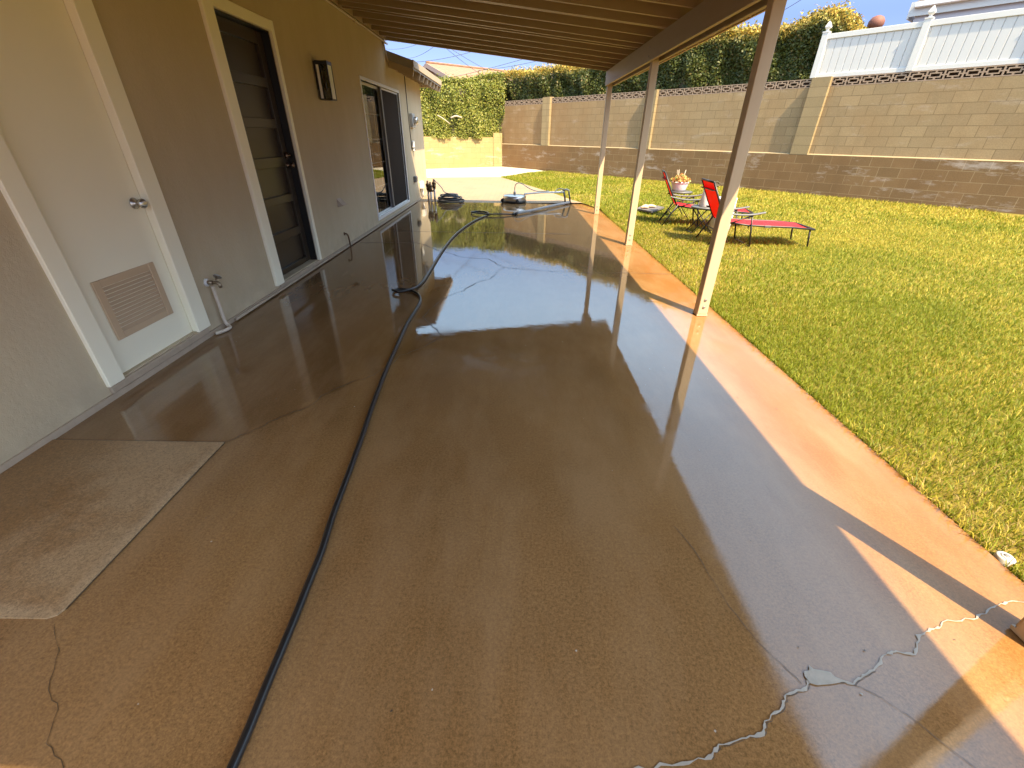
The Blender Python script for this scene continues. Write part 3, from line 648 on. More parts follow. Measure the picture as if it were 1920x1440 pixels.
# ------------------------------------------------------------------ things on the house wall
lamp = tag(empty('wall_lantern', (XW, 6.02, 1.69)), 'black box wall lantern with clear panes to the right of the black door', 'lantern')
lf = MB()
lf.box((0.002, -0.055, 0.10), (0.022, 0.055, 0.37), bev=0.003)
lf.box((0.018, -0.075, 0.335), (0.165, 0.075, 0.372), bev=0.003)
lf.box((0.022, -0.075, 0.0), (0.165, 0.075, 0.014))
for x in (0.022, 0.152):
    for y in (-0.075, 0.062): lf.box((x, y, 0.0135), (x+0.013, y+0.013, 0.336))
lf.box((0.066, -0.075, 0.0135), (0.078, -0.064, 0.336))
lf.tube([(0.09, 0, 0.335), (0.09, 0, 0.285)], 0.016, 12)
lf.build('frame', 'black', lamp)
for nm, a, b in (('pane', (0.035, -0.070, 0.014), (0.066, -0.068, 0.335)), ('pane', (0.078, -0.0705, 0.014), (0.152, -0.0695, 0.335)), ('pane', (0.035, 0.068, 0.014), (0.152, 0.070, 0.335)), ('pane', (0.158, -0.062, 0.014), (0.160, 0.062, 0.335))):
    q = MB(); q.box(a, b); q.build(nm, 'clear_glass' if a[0] == 0.078 else 'pale_glass', lamp)
bl = MB(); bl.lathe([(0.010, 0.10), (0.022, 0.12), (0.027, 0.16), (0.024, 0.21), (0.013, 0.26), (0.011, 0.285)], 14, c=(0.09, 0, 0)); bl.build('bulb', 'bulb', lamp)

bib = tag(empty('hose_bib', (XW, 3.13, 0)), 'old brass hose spigot with white collar and bent drain pipe by the white door', 'spigot')
q = MB(); q.tube([(0.0, 0.0, 0.372), (0.05, 0.0, 0.372)], 0.016, 10); q.tube([(0.05, 0, 0.372), (0.085, 0.0, 0.372), (0.098, 0.0, 0.36), (0.10, 0.0, 0.335)], 0.013, 10); q.tube([(0.07, 0, 0.375), (0.07, 0.035, 0.40)], 0.007, 8)
q.build('valve_body', 'brass', bib)
q = MB(); q.lathe([(0.026, -0.004), (0.030, 0.0), (0.026, 0.006), (0.006, 0.008)], 12, mat=Matrix.Translation((0.07, 0.042, 0.405)) @ Matrix.Rotation(R(-50), 4, 'X')); q.build('handle', 'dull_steel', bib)
q = MB(); q.lathe([(0.03, 0.0), (0.03, 0.012), (0.018, 0.016)], 12, mat=Matrix.Translation((0.0, 0, 0.372)) @ Matrix.Rotation(R(90), 4, 'Y')); q.build('collar', 'white_metal', bib)
q = MB(); q.tube(crom([(0.03, 0.012, 0.34), (0.03, 0.014, 0.2), (0.03, 0.016, 0.055), (0.045, 0.02, 0.022), (0.075, -0.02, 0.016), (0.06, -0.09, 0.016), (0.03, -0.13, 0.016)], 5), 0.013, 10); q.build('drain_pipe', 'painted_pipe', bib)

q = MB(); q.prism([(0, -0.09), (0.05, 0.0), (0.0, 0.09)], 0, 0.006); q.v = [(x, y, z-0.0) for x, y, z in q.v]
q = MB(); q._add([(0.001, -0.085, 0.62), (0.001, 0.06, 0.62), (0.065, 0.09, 0.535), (0.065, -0.05, 0.535), (0.001, -0.085, 0.525), (0.001, 0.06, 0.525)], [(0, 3, 2, 1), (0, 4, 3), (1, 2, 5), (3, 4, 5, 2), (0, 1, 5, 4)])
tag(q.build('vent_hood', 'foundation', None, (XW, 6.03, 0)), 'small taupe sheet metal vent hood low on the stucco wall', 'vent')
q = MB(); q.tube(crom([(-0.01, 0, 0.18), (0.03, 0.0, 0.178), (0.045, 0.012, 0.15), (0.045, 0.03, 0.06), (0.045, 0.035, 0.004)], 5), 0.011, 10)
q.lathe([(0.022, 0.0), (0.02, 0.01)], 10, mat=Matrix.Translation((0.0, 0, 0.18)) @ Matrix.Rotation(R(90), 4, 'Y'))
tag(q.build('drain_spout', 'bronze', None, (XW, 6.0, 0)), 'thin rusty drain pipe bending out of the stucco wall to the slab', 'drain pipe')
# conduit under the rafters then along the eave
q = MB(); q.tube(crom([(XW+0.02, -2, 2.725), (XW+0.02, 3.5, 2.725), (XW+0.02, 9.0, 2.73), (XW+0.02, 9.19, 2.70), (XW+0.02, 9.26, 2.60), (XW+0.02, 9.40, 2.46), (XW+0.02, 9.62, 2.415), (XW+0.02, 10.65, 2.40)], 6), 0.013, 8)
for y in (2.0, 4.4, 6.4, 7.7): q.box((XW+0.002, y-0.015, 2.705), (XW+0.036, y+0.015, 2.745))
tag(q.build('electric_conduit', 'painted_pipe'), 'long painted conduit running under the patio rafters and round the wall top', 'conduit')
q = MB(); q.tube([(XW+0.010, 10.66, 2.40), (XW+0.010, 10.68, 1.70), (XW+0.010, 10.74, 1.08)], 0.007, 6); tag(q.build('wall_cable', 'cable_dark'), 'dark cable dropping down the wall past the sliding door', 'cable')
bx = tag(empty('meter_box', (XW, 10.95, 1.55)), 'round grey electric meter box on the wall beyond the sliding door', 'meter')
q = MB(); q.box((0.002, -0.13, -0.06), (0.07, 0.13, 0.20), bev=0.01); q.build('housing', 'grey_box', bx)
q = MB(); q.lathe([(0.075, 0.07), (0.075, 0.12), (0.06, 0.145), (0.02, 0.15)], 18, mat=Matrix.Translation((0, 0, 0.07)) @ Matrix.Rotation(R(90), 4, 'Y')); q.build('dial', 'steel', bx)
q = MB(); q.box((0.0, -0.05, -0.08), (0.06, 0.06, 0.06), bev=0.015); q.tube([(0.03, 0, -0.08), (0.03, 0.0, -0.12), (0.045, 0.0, -0.15)], 0.02, 8)
tag(q.build('junction_box', 'white_metal', None, (XW+0.002, 10.80, 1.18)), 'small white junction box below the dark wall cable', 'electric box')
q = MB(); q.box((0.002, -0.09, -0.06), (0.06, 0.09, 0.06), bev=0.008); q.box((0.06, -0.075, -0.045), (0.067, 0.075, 0.045))
tag(q.build('outlet_box', 'dark_box', None, (XW, 10.72, 0.48)), 'dark grey weatherproof outlet box low on the wall', 'outlet')
q = MB(); q.box((0.002, -0.10, -0.08), (0.09, 0.10, 0.09), bev=0.02); q.tube([(0.05, 0.02, -0.08), (0.05, 0.02, -0.26)], 0.018, 8)
tag(q.build('timer_box', 'white_metal', None, (XW, 11.32, 0.30)), 'white sprinkler timer box near the ground at the house corner', 'timer box')

# ------------------------------------------------------------------ patio cover
cover = tag(empty('patio_cover', (XW, 9.4, 0)), 'taupe timber patio cover with open rafters on a double beam', 'patio cover')
OFF = Vector((XW, 9.4, 0))
def cv(mb, name, mats, parent=cover):
    o = mb.build(name, mats, parent)
    if parent is cover: o.location = -OFF
    return o
zr = lambda x: 2.760-(x+2.28)*0.1003       # underside of the rafters
YN, YF = -1.25, 9.36  # unseen near end kept short to let sun in and fill the shade
XT = 2.12
jy = [9.34]+[8.915-0.43*i for i in range(30)]
jy += [5.86, 7.05, 0.9]
ang = math.atan(0.1003)
for y in sorted(set(jy), reverse=True):
    if y < YN: continue
    j = MB(); m_ = Matrix.Translation((XW+0.04, y, zr(XW+0.04))) @ Matrix.Rotation(ang, 4, 'Y')
    L = (XT-XW-0.04)/math.cos(ang); j.box((0, -0.019, 0), (L, 0.019, 0.14), m_); cv(j, 'rafter', 'painted_timber')
lg = MB(); lg.box((XW+0.002, YN, 2.755), (XW+0.038, YF, 2.915)); cv(lg, 'ledger', 'post_paint')
def sheet(x0, x1, y0, y1, k0, k1):
    mb = MB(); v = [(x, y, zr(x)+k) for k in (k0, k1) for x, y in ((x0, y0), (x1, y0), (x1, y1), (x0, y1))]
    mb._add(v, [(0, 3, 2, 1), (4, 5, 6, 7), (0, 1, 5, 4), (1, 2, 6, 5), (2, 3, 7, 6), (3, 0, 4, 7)]); return mb
dk = sheet(XW+0.002, XT+0.03, YN, YF+0.16, 0.142, 0.162); deck = cv(dk, 'roof_deck', 'deck_boards')
rf_ = sheet(XW-0.02, XT+0.05, YN, YF+0.18, 0.164, 0.19); cv(rf_, 'roofing', 'roofing')
fe = MB(); fe.box((XT+0.002, YN, zr(XT)-0.004), (XT+0.022, YF+0.02, zr(XT)+0.139)); cv(fe, 'fascia', 'post_paint')
BX = ((1.575, 1.613), (1.700, 1.738))
zb0, zb1 = 2.15, zr(1.60)-0.001
for a, b in BX:
    q = MB(); q.box((a, YN, zb0), (b, 9.30, zr(b)-0.002), bev=0.003); cv(q, 'beam', 'post_paint' if False else 'painted_timber')
for i, y in enumerate((9.25, 6.37, 3.56, 0.715)):
    xo = 0.0
    q = MB(); q.box((1.6135, y, 0.02), (1.6995, y+0.089, zr(1.7)-0.003), bev=0.004)
    p = cv(q, 'post', 'post_paint')
    for z in ((0.085, 0.150) if i < 3 else (0.15, 0.23)):
        bb = MB(); bb.lathe([(0.013, 0.0), (0.012, 0.006), (0.006, 0.008)], 8, c=(1.656, y, z), mat=Matrix.Rotation(R(90), 4, 'X'), smooth=False); bb.build('bolt', 'dull_steel', p)
    for z in (2.20, 2.29):
        bb = MB(); bb.lathe([(0.014, 0.0), (0.012, 0.007), (0.006, 0.009)], 8, c=(1.575, y+0.045, z), mat=Matrix.Rotation(R(-90), 4, 'Y'), smooth=False); bb.build('bolt', 'dull_steel', p)
    br = MB(); br.box((1.6105, y-0.003, 0.004), (1.7025, y+0.092, 0.019)); br.box((1.6105, y+0.01, 0.019), (1.6133, y+0.08, 0.19)); br.box((1.6997, y+0.01, 0.019), (1.7025, y+0.08, 0.19)); br.build('post_foot', 'post_paint', p)

# ------------------------------------------------------------------ block wall along the lawn
bw = tag(empty('block_wall', (W0[0], W0[1], 0), WROT), 'tall tan concrete block wall with pilasters and a pierced top course behind the lawn', 'wall')
SEND = 27.0
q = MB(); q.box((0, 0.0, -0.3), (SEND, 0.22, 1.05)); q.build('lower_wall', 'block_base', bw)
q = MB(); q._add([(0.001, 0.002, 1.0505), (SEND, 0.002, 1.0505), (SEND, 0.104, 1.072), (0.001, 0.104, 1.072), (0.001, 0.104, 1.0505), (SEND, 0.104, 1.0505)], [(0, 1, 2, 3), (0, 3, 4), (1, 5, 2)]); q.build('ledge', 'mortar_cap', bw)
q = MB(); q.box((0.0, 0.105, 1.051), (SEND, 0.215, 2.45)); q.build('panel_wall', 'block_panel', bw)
for s1 in (3.146, 7.83, 12.50, 17.2, 21.9, 26.6):
    q = MB(); q.box((s1-0.40, -0.002, 1.0507), (s1, 0.218, 2.64 if s1 > 4 else 2.66)); q.build('pilaster', 'block_pilaster', bw, )
bz = MB(); PW = 0.293
s = 0.0
pil = [3.146, 7.83, 12.50, 17.2, 21.9, 26.6]
def breeze(mb, s0, w):
    z0, z1 = 2.452, 2.628; y0, y1 = 0.108, 0.205
    t_ = 0.017
    B = lambda a, b, c, d: mb.box((s0+a*w, y0, z0+c*(z1-z0)), (s0+b*w, y1, z0+d*(z1-z0)))
    B(0, 1, 0.0, 0.10); B(0, 1, 0.90, 1.0)
    B(0.0, 0.05, 0.10, 0.90); B(0.95, 1.0, 0.10, 0.90)
    B(0.17, 0.83, 0.24, 0.36); B(0.17, 0.83, 0.64, 0.76)        # ring
    B(0.17, 0.245, 0.36, 0.64); B(0.755, 0.83, 0.36, 0.64)
    B(0.44, 0.56, 0.10, 0.24); B(0.44, 0.56, 0.76, 0.90)        # ties
    B(0.05, 0.17, 0.44, 0.56); B(0.83, 0.95, 0.44, 0.56)
prev = 0.0
for s1 in pil:
    n_ = max(1, round((s1-0.40-prev-0.002)/PW)); wd = (s1-0.401-prev-0.001)/n_
    for k in range(n_): breeze(bz, prev+0.001+k*wd, wd)
    prev = s1
bz.build('pierced_course', 'breeze', bw)
# low cream wall closing the end of the yard
lw = tag(empty('low_block_wall', (-0.80, 21.50, 0), math.atan2(-0.93, -3.02)), 'low sunlit cream block wall at the far end of the pavers', 'wall')
q = MB(); q.box((0.22, -0.2, -0.2), (9.0, 0.0, 1.30)); q.build('wall_body', 'block_cream', lw)
q = MB(); q.box((-0.18, -0.21, -0.2), (0.217, 0.03, 1.47)); q.build('end_pilaster', 'block_cream', lw)

# ------------------------------------------------------------------ foliage
def leaves(P, Nn, size, tint, jit=0.9):
    n = len(P)
    d = Nn+RNG.normal(0, jit, (n, 3)); d /= np.linalg.norm(d, axis=1)[:, None]
    a = np.cross(d, RNG.normal(0, 1, (n, 3))); a /= np.linalg.norm(a, axis=1)[:, None]+1e-9
    b = np.cross(d, a); L = (size*RNG.uniform(0.7, 1.35, n))[:, None]; Wd = L*0.30
    V = np.empty((n, 4, 3)); V[:, 0] = P-a*L*0.5; V[:, 1] = P+b*Wd-d*L*0.07; V[:, 2] = P+a*L*0.5; V[:, 3] = P-b*Wd-d*L*0.07
    F = np.arange(n*4).reshape(n, 4); T = np.repeat(tint, 4, axis=0)
    return V.reshape(-1, 3), F, T
def hedge_tint(n, h, kind):
    r_ = RNG.uniform(0, 1, n)[:, None]; q_ = RNG.uniform(0, 1, n)[:, None]
    if kind == 'bright':
        c = (1-r_)*np.array([0.11, 0.14, 0.02])+r_*np.array([0.25, 0.245, 0.04])
        c = np.where(q_ > 0.86, np.array([0.31, 0.28, 0.07]), c); c = np.where(q_ < 0.10, np.array([0.05, 0.07, 0.015]), c)
        return c
    c = (1-r_)*np.array([0.033, 0.048, 0.009])+r_*np.array([0.095, 0.102, 0.018])
    c = np.where(q_ > 0.94, np.array([0.17, 0.13, 0.045]), c)
    tip = np.clip((h[:, None]-0.80)/0.16, 0, 1)*(RNG.uniform(0, 1, n)[:, None] < 0.85)
    tc = (1-q_)*np.array([0.34, 0.30, 0.05])+q_*np.array([0.44, 0.27, 0.055])
    return c*(1-tip)+tc*tip
def fbm(x, sc, ph): return sum(np.sin(x*sc*f_+ph*f_*1.7+f_)/f_ for f_ in (1, 2.3, 4.1, 7.7))
def hedge(root, length, y0, y1, zb, ztop, n, size, kind, x0=0.0, dense_end=None):
    # local frame: x along, -y faces the yard; ztop(x) array function
    def prof(x, z01):       # y of the front face, lumpy
        return y0+0.10*fbm(x, 1.9, 0.3)+0.07*np.sin(z01*7+x*3.1)+0.05*np.sin(x*9+z01*4)
    nf = int(n*0.72); x = x0+RNG.uniform(0, 1, nf)*length
    if dense_end is not None: x = x0+length*RNG.uniform(0, 1, nf)**dense_end
    t = RNG.uniform(0, 1, nf); zt = ztop(x); z = zb+(zt-zb)*t
    y = prof(x, t)+np.abs(RNG.normal(0, 0.10, nf))-0.04+np.clip(t-0.86, 0, 1)*1.4
    P1 = np.stack([x, y, z], 1); N1 = np.tile(np.array([0, -1.0, 0.25]), (nf, 1)); h1 = t
    nt = n-nf; x = x0+RNG.uniform(0, 1, nt)*length; yv = RNG.uniform(0, 1, nt)
    z = ztop(x)+RNG.normal(0, 0.05, nt)+0.10*(RNG.uniform(0, 1, nt) > 0.9)*RNG.uniform(0, 1.6, nt)
    P2 = np.stack([x, y0+yv*(y1-y0), z-0.35*np.clip(yv-0.6, 0, 1)], 1); N2 = np.tile(np.array([0, -0.1, 1.0]), (nt, 1))
    ne = n//14; e = RNG.uniform(0, 1, (ne, 2)); xe = np.where(RNG.uniform(0, 1, ne) < 0.5, x0, x0+length)
    P3 = np.stack([xe+RNG.normal(0, 0.06, ne), y0+e[:, 0]*(y1-y0), zb+(ztop(xe)-zb)*e[:, 1]], 1); N3 = np.stack([np.where(xe > x0, 1.0, -1.0), np.zeros(ne), np.full(ne, 0.2)], 1)
    P = np.concatenate([P1, P2, P3]); Nn = np.concatenate([N1, N2, N3]); hh = np.concatenate([h1, np.ones(nt), e[:, 1]])
    V, F, T = leaves(P, Nn, size, hedge_tint(len(P), hh, kind))
    np_mesh('foliage', V, F, 'hedge_leaf', T, root)
    c = MB(); xs = np.linspace(x0+0.12, x0+length-0.12, 30); zt = ztop(xs)-0.18
    vs = []
    for xx, zz_ in zip(xs, zt):
        yf = float(prof(np.array([xx]), np.array([0.5]))[0])+0.16
        vs += [(xx, yf, zb-0.1), (xx, yf, zz_-0.15), (xx, yf+0.25, zz_), (xx, y1-0.15, zz_), (xx, y1-0.15, zb-0.1)]
    fs = [(i*5+k, (i+1)*5+k, (i+1)*5+k+1, i*5+k+1) for i in range(29) for k in range(4)]+[(0, 1, 2, 3, 4), tuple(29*5+k for k in (4, 3, 2, 1, 0))]
    c._add(vs, fs); c.build('inner_core', 'dark_core_stem', root)  # solid dark core added inside to block light through the leaves
hb_ = tag(empty('hedge', (-0.80, 21.50, 0), math.atan2(0.93, 3.02)), 'bright yellow-green clipped hedge above the low cream wall', 'hedge')
hedge(hb_, 8.9, 0.02, 1.6, 1.24, lambda x: 3.16+0.055*(x+3.9)+0.26*np.clip((x+1.1)/1.0, 0, 1)+0.05*fbm(x, 1.3, 2.0), 52000, 0.072, 'bright', x0=-8.6, dense_end=0.75)
br_ = MB(); br_.tube(crom([(-2.6, -0.12, 2.06), (-2.45, -0.22, 1.98), (-2.25, -0.22, 1.86), (-2.1, -0.12, 1.76)], 4), 0.018, 6); br_.tube(crom([(-2.05, -0.1, 1.98), (-1.85, -0.2, 2.05), (-1.6, -0.15, 2.0)], 4), [0.03]*9, 6)
br_.build('bare_branch', 'branch', hb_)
hr = tag(empty('hedge', (W0[0], W0[1], 0), WROT), 'long dark green hedge with yellow tips above the tall block wall', 'hedge')
topR = lambda x: np.interp(x, [-0.6, 0.2, 1.6, 2.8, 4.2, 6.0, 8.0, 9.2, 10.2, 11.0], [3.55, 3.70, 3.62, 3.60, 3.62, 3.75, 3.85, 3.93, 3.92, 3.72])+0.045*fbm(x, 2.1, 1.0)
hedge(hr, 11.7, 0.45, 2.0, 2.42, topR, 60000, 0.072, 'dark', x0=-0.7, dense_end=0.62)
hs = tag(empty('tall_shrub', (W0[0], W0[1], 0), WROT), 'tall rounded shrub with golden new leaves against the end of the white fence', 'shrub')
topS = lambda x: np.interp(x, [10.9, 11.2, 11.6, 11.9, 12.2, 12.4], [3.72, 3.84, 3.97, 4.0, 3.9, 3.55])+0.02*fbm(x, 5, 0)
hedge(hs, 1.45, 0.50, 2.0, 2.42, topS, 13000, 0.065, 'dark', x0=10.95)

# grass blades
def grass():
    def pts(n, xa, xb, ya, yb): return np.stack([RNG.uniform(xa, xb, n), RNG.uniform(ya, yb, n)], 1)
    sets = []
    for (xa, xb, ya, yb, dens, hgt, wid) in ((1.8, 4.2, 0.6, 4.2, 9500, 0.035, 0.0040), (4.2, 7.0, 1.0, 4.2, 4400, 0.038, 0.0054), (1.8, 7.0, 4.2, 8.0, 3600, 0.038, 0.006),
                                             (7.0, 12.5, 1.0, 8.0, 1500, 0.05, 0.009), (-0.7, 9.5, 8.0, 19.1, 1100, 0.05, 0.011), (1.8, 6, -3, 0.6, 900, 0.05, 0.008)):
        n = int((xb-xa)*(yb-ya)*dens); sets.append((pts(n, xa, xb, ya, yb), hgt, wid))
    ye = np.arange(0.5, 9.9, 0.0026); e = np.stack([X_EDGE+0.004+np.abs(RNG.normal(0, 0.010, len(ye))), ye], 1); sets.append((e, 0.062, 0.0045))
    Vs, Ts = [], []
    for P, hgt, wid in sets:
        x, y = P[:, 0], P[:, 1]
        xl = np.where(y <= 9.9, X_EDGE, np.where(y <= 16.863, np.interp(y, exy[:, 1], exy[:, 0]), np.interp(y, cxy[:, 1], cxy[:, 0])))
        dw = (x-W0[0])*NRM[0]+(y-W0[1])*NRM[1]
        ok = (x > xl) & (dw > 0.02) & ~((y > 18.99)) & ((x-1.858)**2+(y-1.073)**2 > 0.0012)
        P = P[ok]; n = len(P); x, y = P[:, 0], P[:, 1]; z = zg(x, y)-0.012
        a = RNG.uniform(0, 2*np.pi, n); hh = hgt*RNG.uniform(0.55, 1.3, n); ln_ = RNG.uniform(0.2, 1.1, n)*hh; la = RNG.uniform(0, 2*np.pi, n)
        wv = wid*RNG.uniform(0.7, 1.3, n)
        dx, dy = np.cos(a)*wv/2, np.sin(a)*wv/2; lx, ly = np.cos(la)*ln_, np.sin(la)*ln_
        # matted lawn patches
        pn = (np.sin(x*0.9+1.3*np.sin(y*0.7))+np.sin(y*1.15+1.7*np.sin(x*0.8+1.0))+0.6*np.sin(x*2.7+y*1.9)+0.5*np.sin(y*3.7-x*2.2+0.7*np.sin(x*4)))/3.1
        near = np.clip(1.25-(x-X_EDGE)/2.6, 0, 1)
        dry = np.clip(0.5+0.75*pn-0.35*near+np.clip((x-3.2)/7, 0, 0.35), 0.05, 0.95)
        q_ = RNG.uniform(0, 1, n); isdry = (q_ < dry*0.66)[:, None]
        r_ = RNG.uniform(0, 1, n)[:, None]
        green = (1-r_)*np.array([0.105, 0.140, 0.007])+r_*np.array([0.235, 0.248, 0.016])
        straw = (1-r_)*np.array([0.33, 0.27, 0.026])+r_*np.array([0.47, 0.38, 0.062])
        brown = ((pn > 0.28) & (near > 0.3) & (RNG.uniform(0, 1, n) < 0.16))[:, None]
        c = np.where(isdry, straw, green); c = np.where(brown, np.array([0.34, 0.25, 0.09]), c)
        V = np.empty((n, 5, 3))
        V[:, 0] = np.stack([x-dx, y-dy, z], 1); V[:, 1] = np.stack([x+dx, y+dy, z], 1)
        V[:, 2] = np.stack([x+dx*0.8+lx*0.35, y+dy*0.8+ly*0.35, z+hh*0.6], 1); V[:, 3] = np.stack([x-dx*0.8+lx*0.35, y-dy*0.8+ly*0.35, z+hh*0.6], 1)
        V[:, 4] = np.stack([x+lx, y+ly, z+hh*(1-0.25*(ln_/hh))], 1)
        Vs.append(V); T = np.repeat(c[:, None, :], 5, axis=1); Ts.append(T)
    V = np.concatenate(Vs); T = np.concatenate(Ts); n = len(V)
    base = (np.arange(n)*5)[:, None]
    F = np.concatenate([base+np.array([[0, 1, 2]]), base+np.array([[0, 2, 3]]), base+np.array([[3, 2, 4]])])
    o = np_mesh('grass', V.reshape(-1, 3), F, 'grass_blade', T.reshape(-1, 3)); tag(o, kind='stuff')
grass()

# ------------------------------------------------------------------ white fence on the wall
fn = tag(empty('vinyl_fence', (W0[0], W0[1], 0), WROT), 'white vinyl privacy fence with pointed post caps on top of the block wall', 'fence')
fs_ = [12.06+1.83*k for k in range(5)]
for i, s0 in enumerate(fs_):
    q = MB(); q.box((s0-0.062, 0.09, 2.642), (s0+0.062, 0.214, 3.50), bev=0.004); q.box((s0-0.068, 0.084, 3.49), (s0+0.068, 0.22, 3.515))
    p = q.build('post', 'vinyl', fn)
    c_ = MB(); c_.lathe([(0.045, 3.515), (0.030, 3.54), (0.030, 3.55), (0.072, 3.585), (0.075, 3.605), (0.05, 3.65), (0.02, 3.69), (0.004, 3.705)], 4, c=(s0, 0.152, 0), mat=Matrix.Rotation(R(45), 4, 'Z'), smooth=False); c_.build('post_cap', 'vinyl', p)
    if i < 4:
        a, b = s0+0.063, s0+1.83-0.063
        q = MB(); q.box((a, 0.125, 3.37), (b, 0.18, 3.465), bev=0.004); q.build('top_rail', 'vinyl', fn)
        q = MB(); q.box((a, 0.120, 2.633), (b, 0.185, 2.71), bev=0.004); q.build('bottom_rail', 'vinyl', fn)
        q = MB(); q.box((a, 0.148, 2.71), (b, 0.170, 3.37)); q.build('board_panel', 'vinyl_boards', fn)

# ------------------------------------------------------------------ beyond the yard
nh = tag(empty('tiled_house', (-4.49, 26.0, 0), R(37)), 'pinkish house with a red tiled gable roof beyond the bright hedge', 'house')
ZR, SL, HW = 4.42, 0.315, 3.5
q = MB()
for xx in (0.45, 13.5):
    q._add([(xx, -2.9, 0.3), (xx, 2.9, 0.3), (xx, 2.9, ZR-0.08-SL*2.9), (xx, 0, ZR-0.08), (xx, -2.9, ZR-0.08-SL*2.9)], [(0, 1, 2, 3, 4)])
for yy_ in (-2.9, 2.9): q._add([(0.45, yy_, 0.3), (13.5, yy_, 0.3), (13.5, yy_, ZR-0.08-SL*2.9), (0.45, yy_, ZR-0.08-SL*2.9)], [(0, 1, 2, 3)])
q.build('wall', 'pink_stucco', nh)
q = MB()
for sg in (-1, 1):
    v = [(0, 0, ZR), (14, 0, ZR), (14, sg*HW, ZR-SL*HW), (0, sg*HW, ZR-SL*HW)]; v += [(x, y, z-0.07) for x, y, z in v]
    q._add(v, [(0, 3, 2, 1), (4, 5, 6, 7), (0, 4, 7, 3), (3, 7, 6, 2), (2, 6, 5, 1)])
rf2 = q.build('roof', 'clay_tiles', nh)
q = MB(); q.tube([(0, 0, ZR+0.01), (14, 0, ZR+0.01)], 0.07, 8); q.build('ridge_cap', 'clay_tiles', rf2)
q = MB()
for sg in (-1, 1): q._add([(-0.02, 0, ZR+0.0), (-0.02, sg*HW, ZR-SL*HW), (-0.02, sg*HW, ZR-SL*HW-0.2), (-0.02, 0, ZR-0.2), (0.0, 0, ZR-0.0), (0.0, sg*HW, ZR-SL*HW), (0.0, sg*HW, ZR-SL*HW-0.2), (0.0, 0, ZR-0.2)], [(0, 1, 2, 3), (7, 6, 5, 4), (3, 2, 6, 7), (0, 4, 5, 1)])
q.build('rake_board', 'pink_stucco', rf2)
q = MB(); q.lathe([(0.17, 0.0), (0.17, 0.05), (0.12, 0.055), (0.11, 0.02), (0.02, 0.02)], 20, c=(0.449, -0.55, ZR-0.95), mat=Matrix.Rotation(R(-90), 4, 'Y')); q.build('round_vent', 'white_metal', nh)

px, py = -9.15, 32.0
up = tag(empty('utility_pole', (px, py, 0)), 'weathered wooden utility pole rising behind the house eave', 'utility pole')
q = MB(); q.tube([(0, 0, 0), (0, 0, 10.5)], [0.16, 0.12], 10); q.build('mast', 'pole_wood', up)
q = MB(); q.box((-1.1, -0.06, 9.7), (1.1, 0.06, 9.85)); q.build('crossarm', 'pole_wood', up)
CT, ST = math.cos(0.526447), math.sin(0.526447)
def ray(p):
    x, y = (p[0]-960)/798.9, (720-p[1])/798.9
    c, s_ = math.cos(0.0146493), math.sin(0.0146493); x, y = c*x-s_*y, s_*x+c*y
    d = Vector((x, CT+y*ST, -ST+y*CT)); c, s_ = math.cos(0.00145874), math.sin(0.00145874)
    return Vector((c*d.x-s_*d.y, s_*d.x+c*d.y, d.z))
def cable(name, pa, ya, pb, yb, sag, label):
    a = ray(pa); a = a*(ya/a.y)+Vector((0, 0, H)); b = ray(pb); b = b*(yb/b.y)+Vector((0, 0, H))
    d = b-a; a2, b2 = a-d*0.3, b+d*0.3
    pts = [a2.lerp(b2, t)-Vector((0, 0, sag*4*t*(1-t)-sag)) for t in np.linspace(0, 1, 14)]
    q = MB(); q.tube(pts, 0.0085, 5); return tag(q.build(name, 'wire'), label, 'power line', 'overhead power lines')
cable('power_line', (734, 94), 30, (773, 88), 29, 0.1, 'short overhead power line crossing beside the utility pole')
cable('power_line', (773, 110), 28, (806, 95), 24, 0.1, 'thin power line rising from the house eave toward the patio roof edge')
cable('power_line', (786, 118), 22, (879, 101), 20, 0.1, 'thick power line crossing just above the tiled roof ridge')
cable('power_line', (842, 96), 20, (892, 134), 23, 0.05, 'steep power line running down to the middle of the tiled roof')
cable('power_line', (851, 96), 21, (913, 132), 24, 0.05, 'steep power line ending at the right end of the tiled roof')
cable('power_line', (844, 147), 23.5, (977, 113), 20, 0.05, 'power line slanting across the tiled roof up to the right')
cable('power_line', (918, 131), 24, (1000, 117), 22, 0.05, 'lowest power line skimming the hedge top beyond the patio roof')
cable('power_line', (1465, 22), 18, (1505, -2), 16, 0.02, 'power line leaving the nearest patio post toward the upper right')
cable('power_line', (1560, 19), 22, (1596, -3), 20, 0.02, 'power line above the tall shrub beside the white fence')

nb = tag(empty('neighbour_house', (W0[0], W0[1], 0), WROT), 'pale house with a white fascia just showing over the white fence', 'house')
q = MB(); q.box((12.62, 4.03, 2.4), (24, 10, 4.37)); q.build('wall', 'lilac_stucco', nb)
q = MB()
v = [(12.55, 4.0, 4.52), (25, 4.0, 4.52), (25, 8, 5.6), (12.9, 8, 5.6), (12.55, 4.0, 4.42), (25, 4.0, 4.42), (25, 8, 5.5), (12.9, 8, 5.5)]
q._add(v, [(0, 1, 2, 3), (7, 6, 5, 4), (0, 4, 5, 1), (3, 7, 4, 0), (1, 5, 6, 2)]); r2 = q.build('roof', 'grey_shingle', nb)
q = MB(); q.box((12.52, 4.0, 4.38), (25, 4.6, 4.412)); q.build('soffit', 'vinyl', r2)
q = MB(); q.box((12.5, 3.96, 4.20), (25, 3.998, 4.50)); q.box((12.46, 3.96, 4.16), (12.499, 4.6, 4.50)); q.build('fascia', 'vinyl', r2)
q = MB(); q.box((12.56, 3.86, 4.36), (25, 3.958, 4.46), bev=0.02); q.build('gutter', 'white_metal', r2)
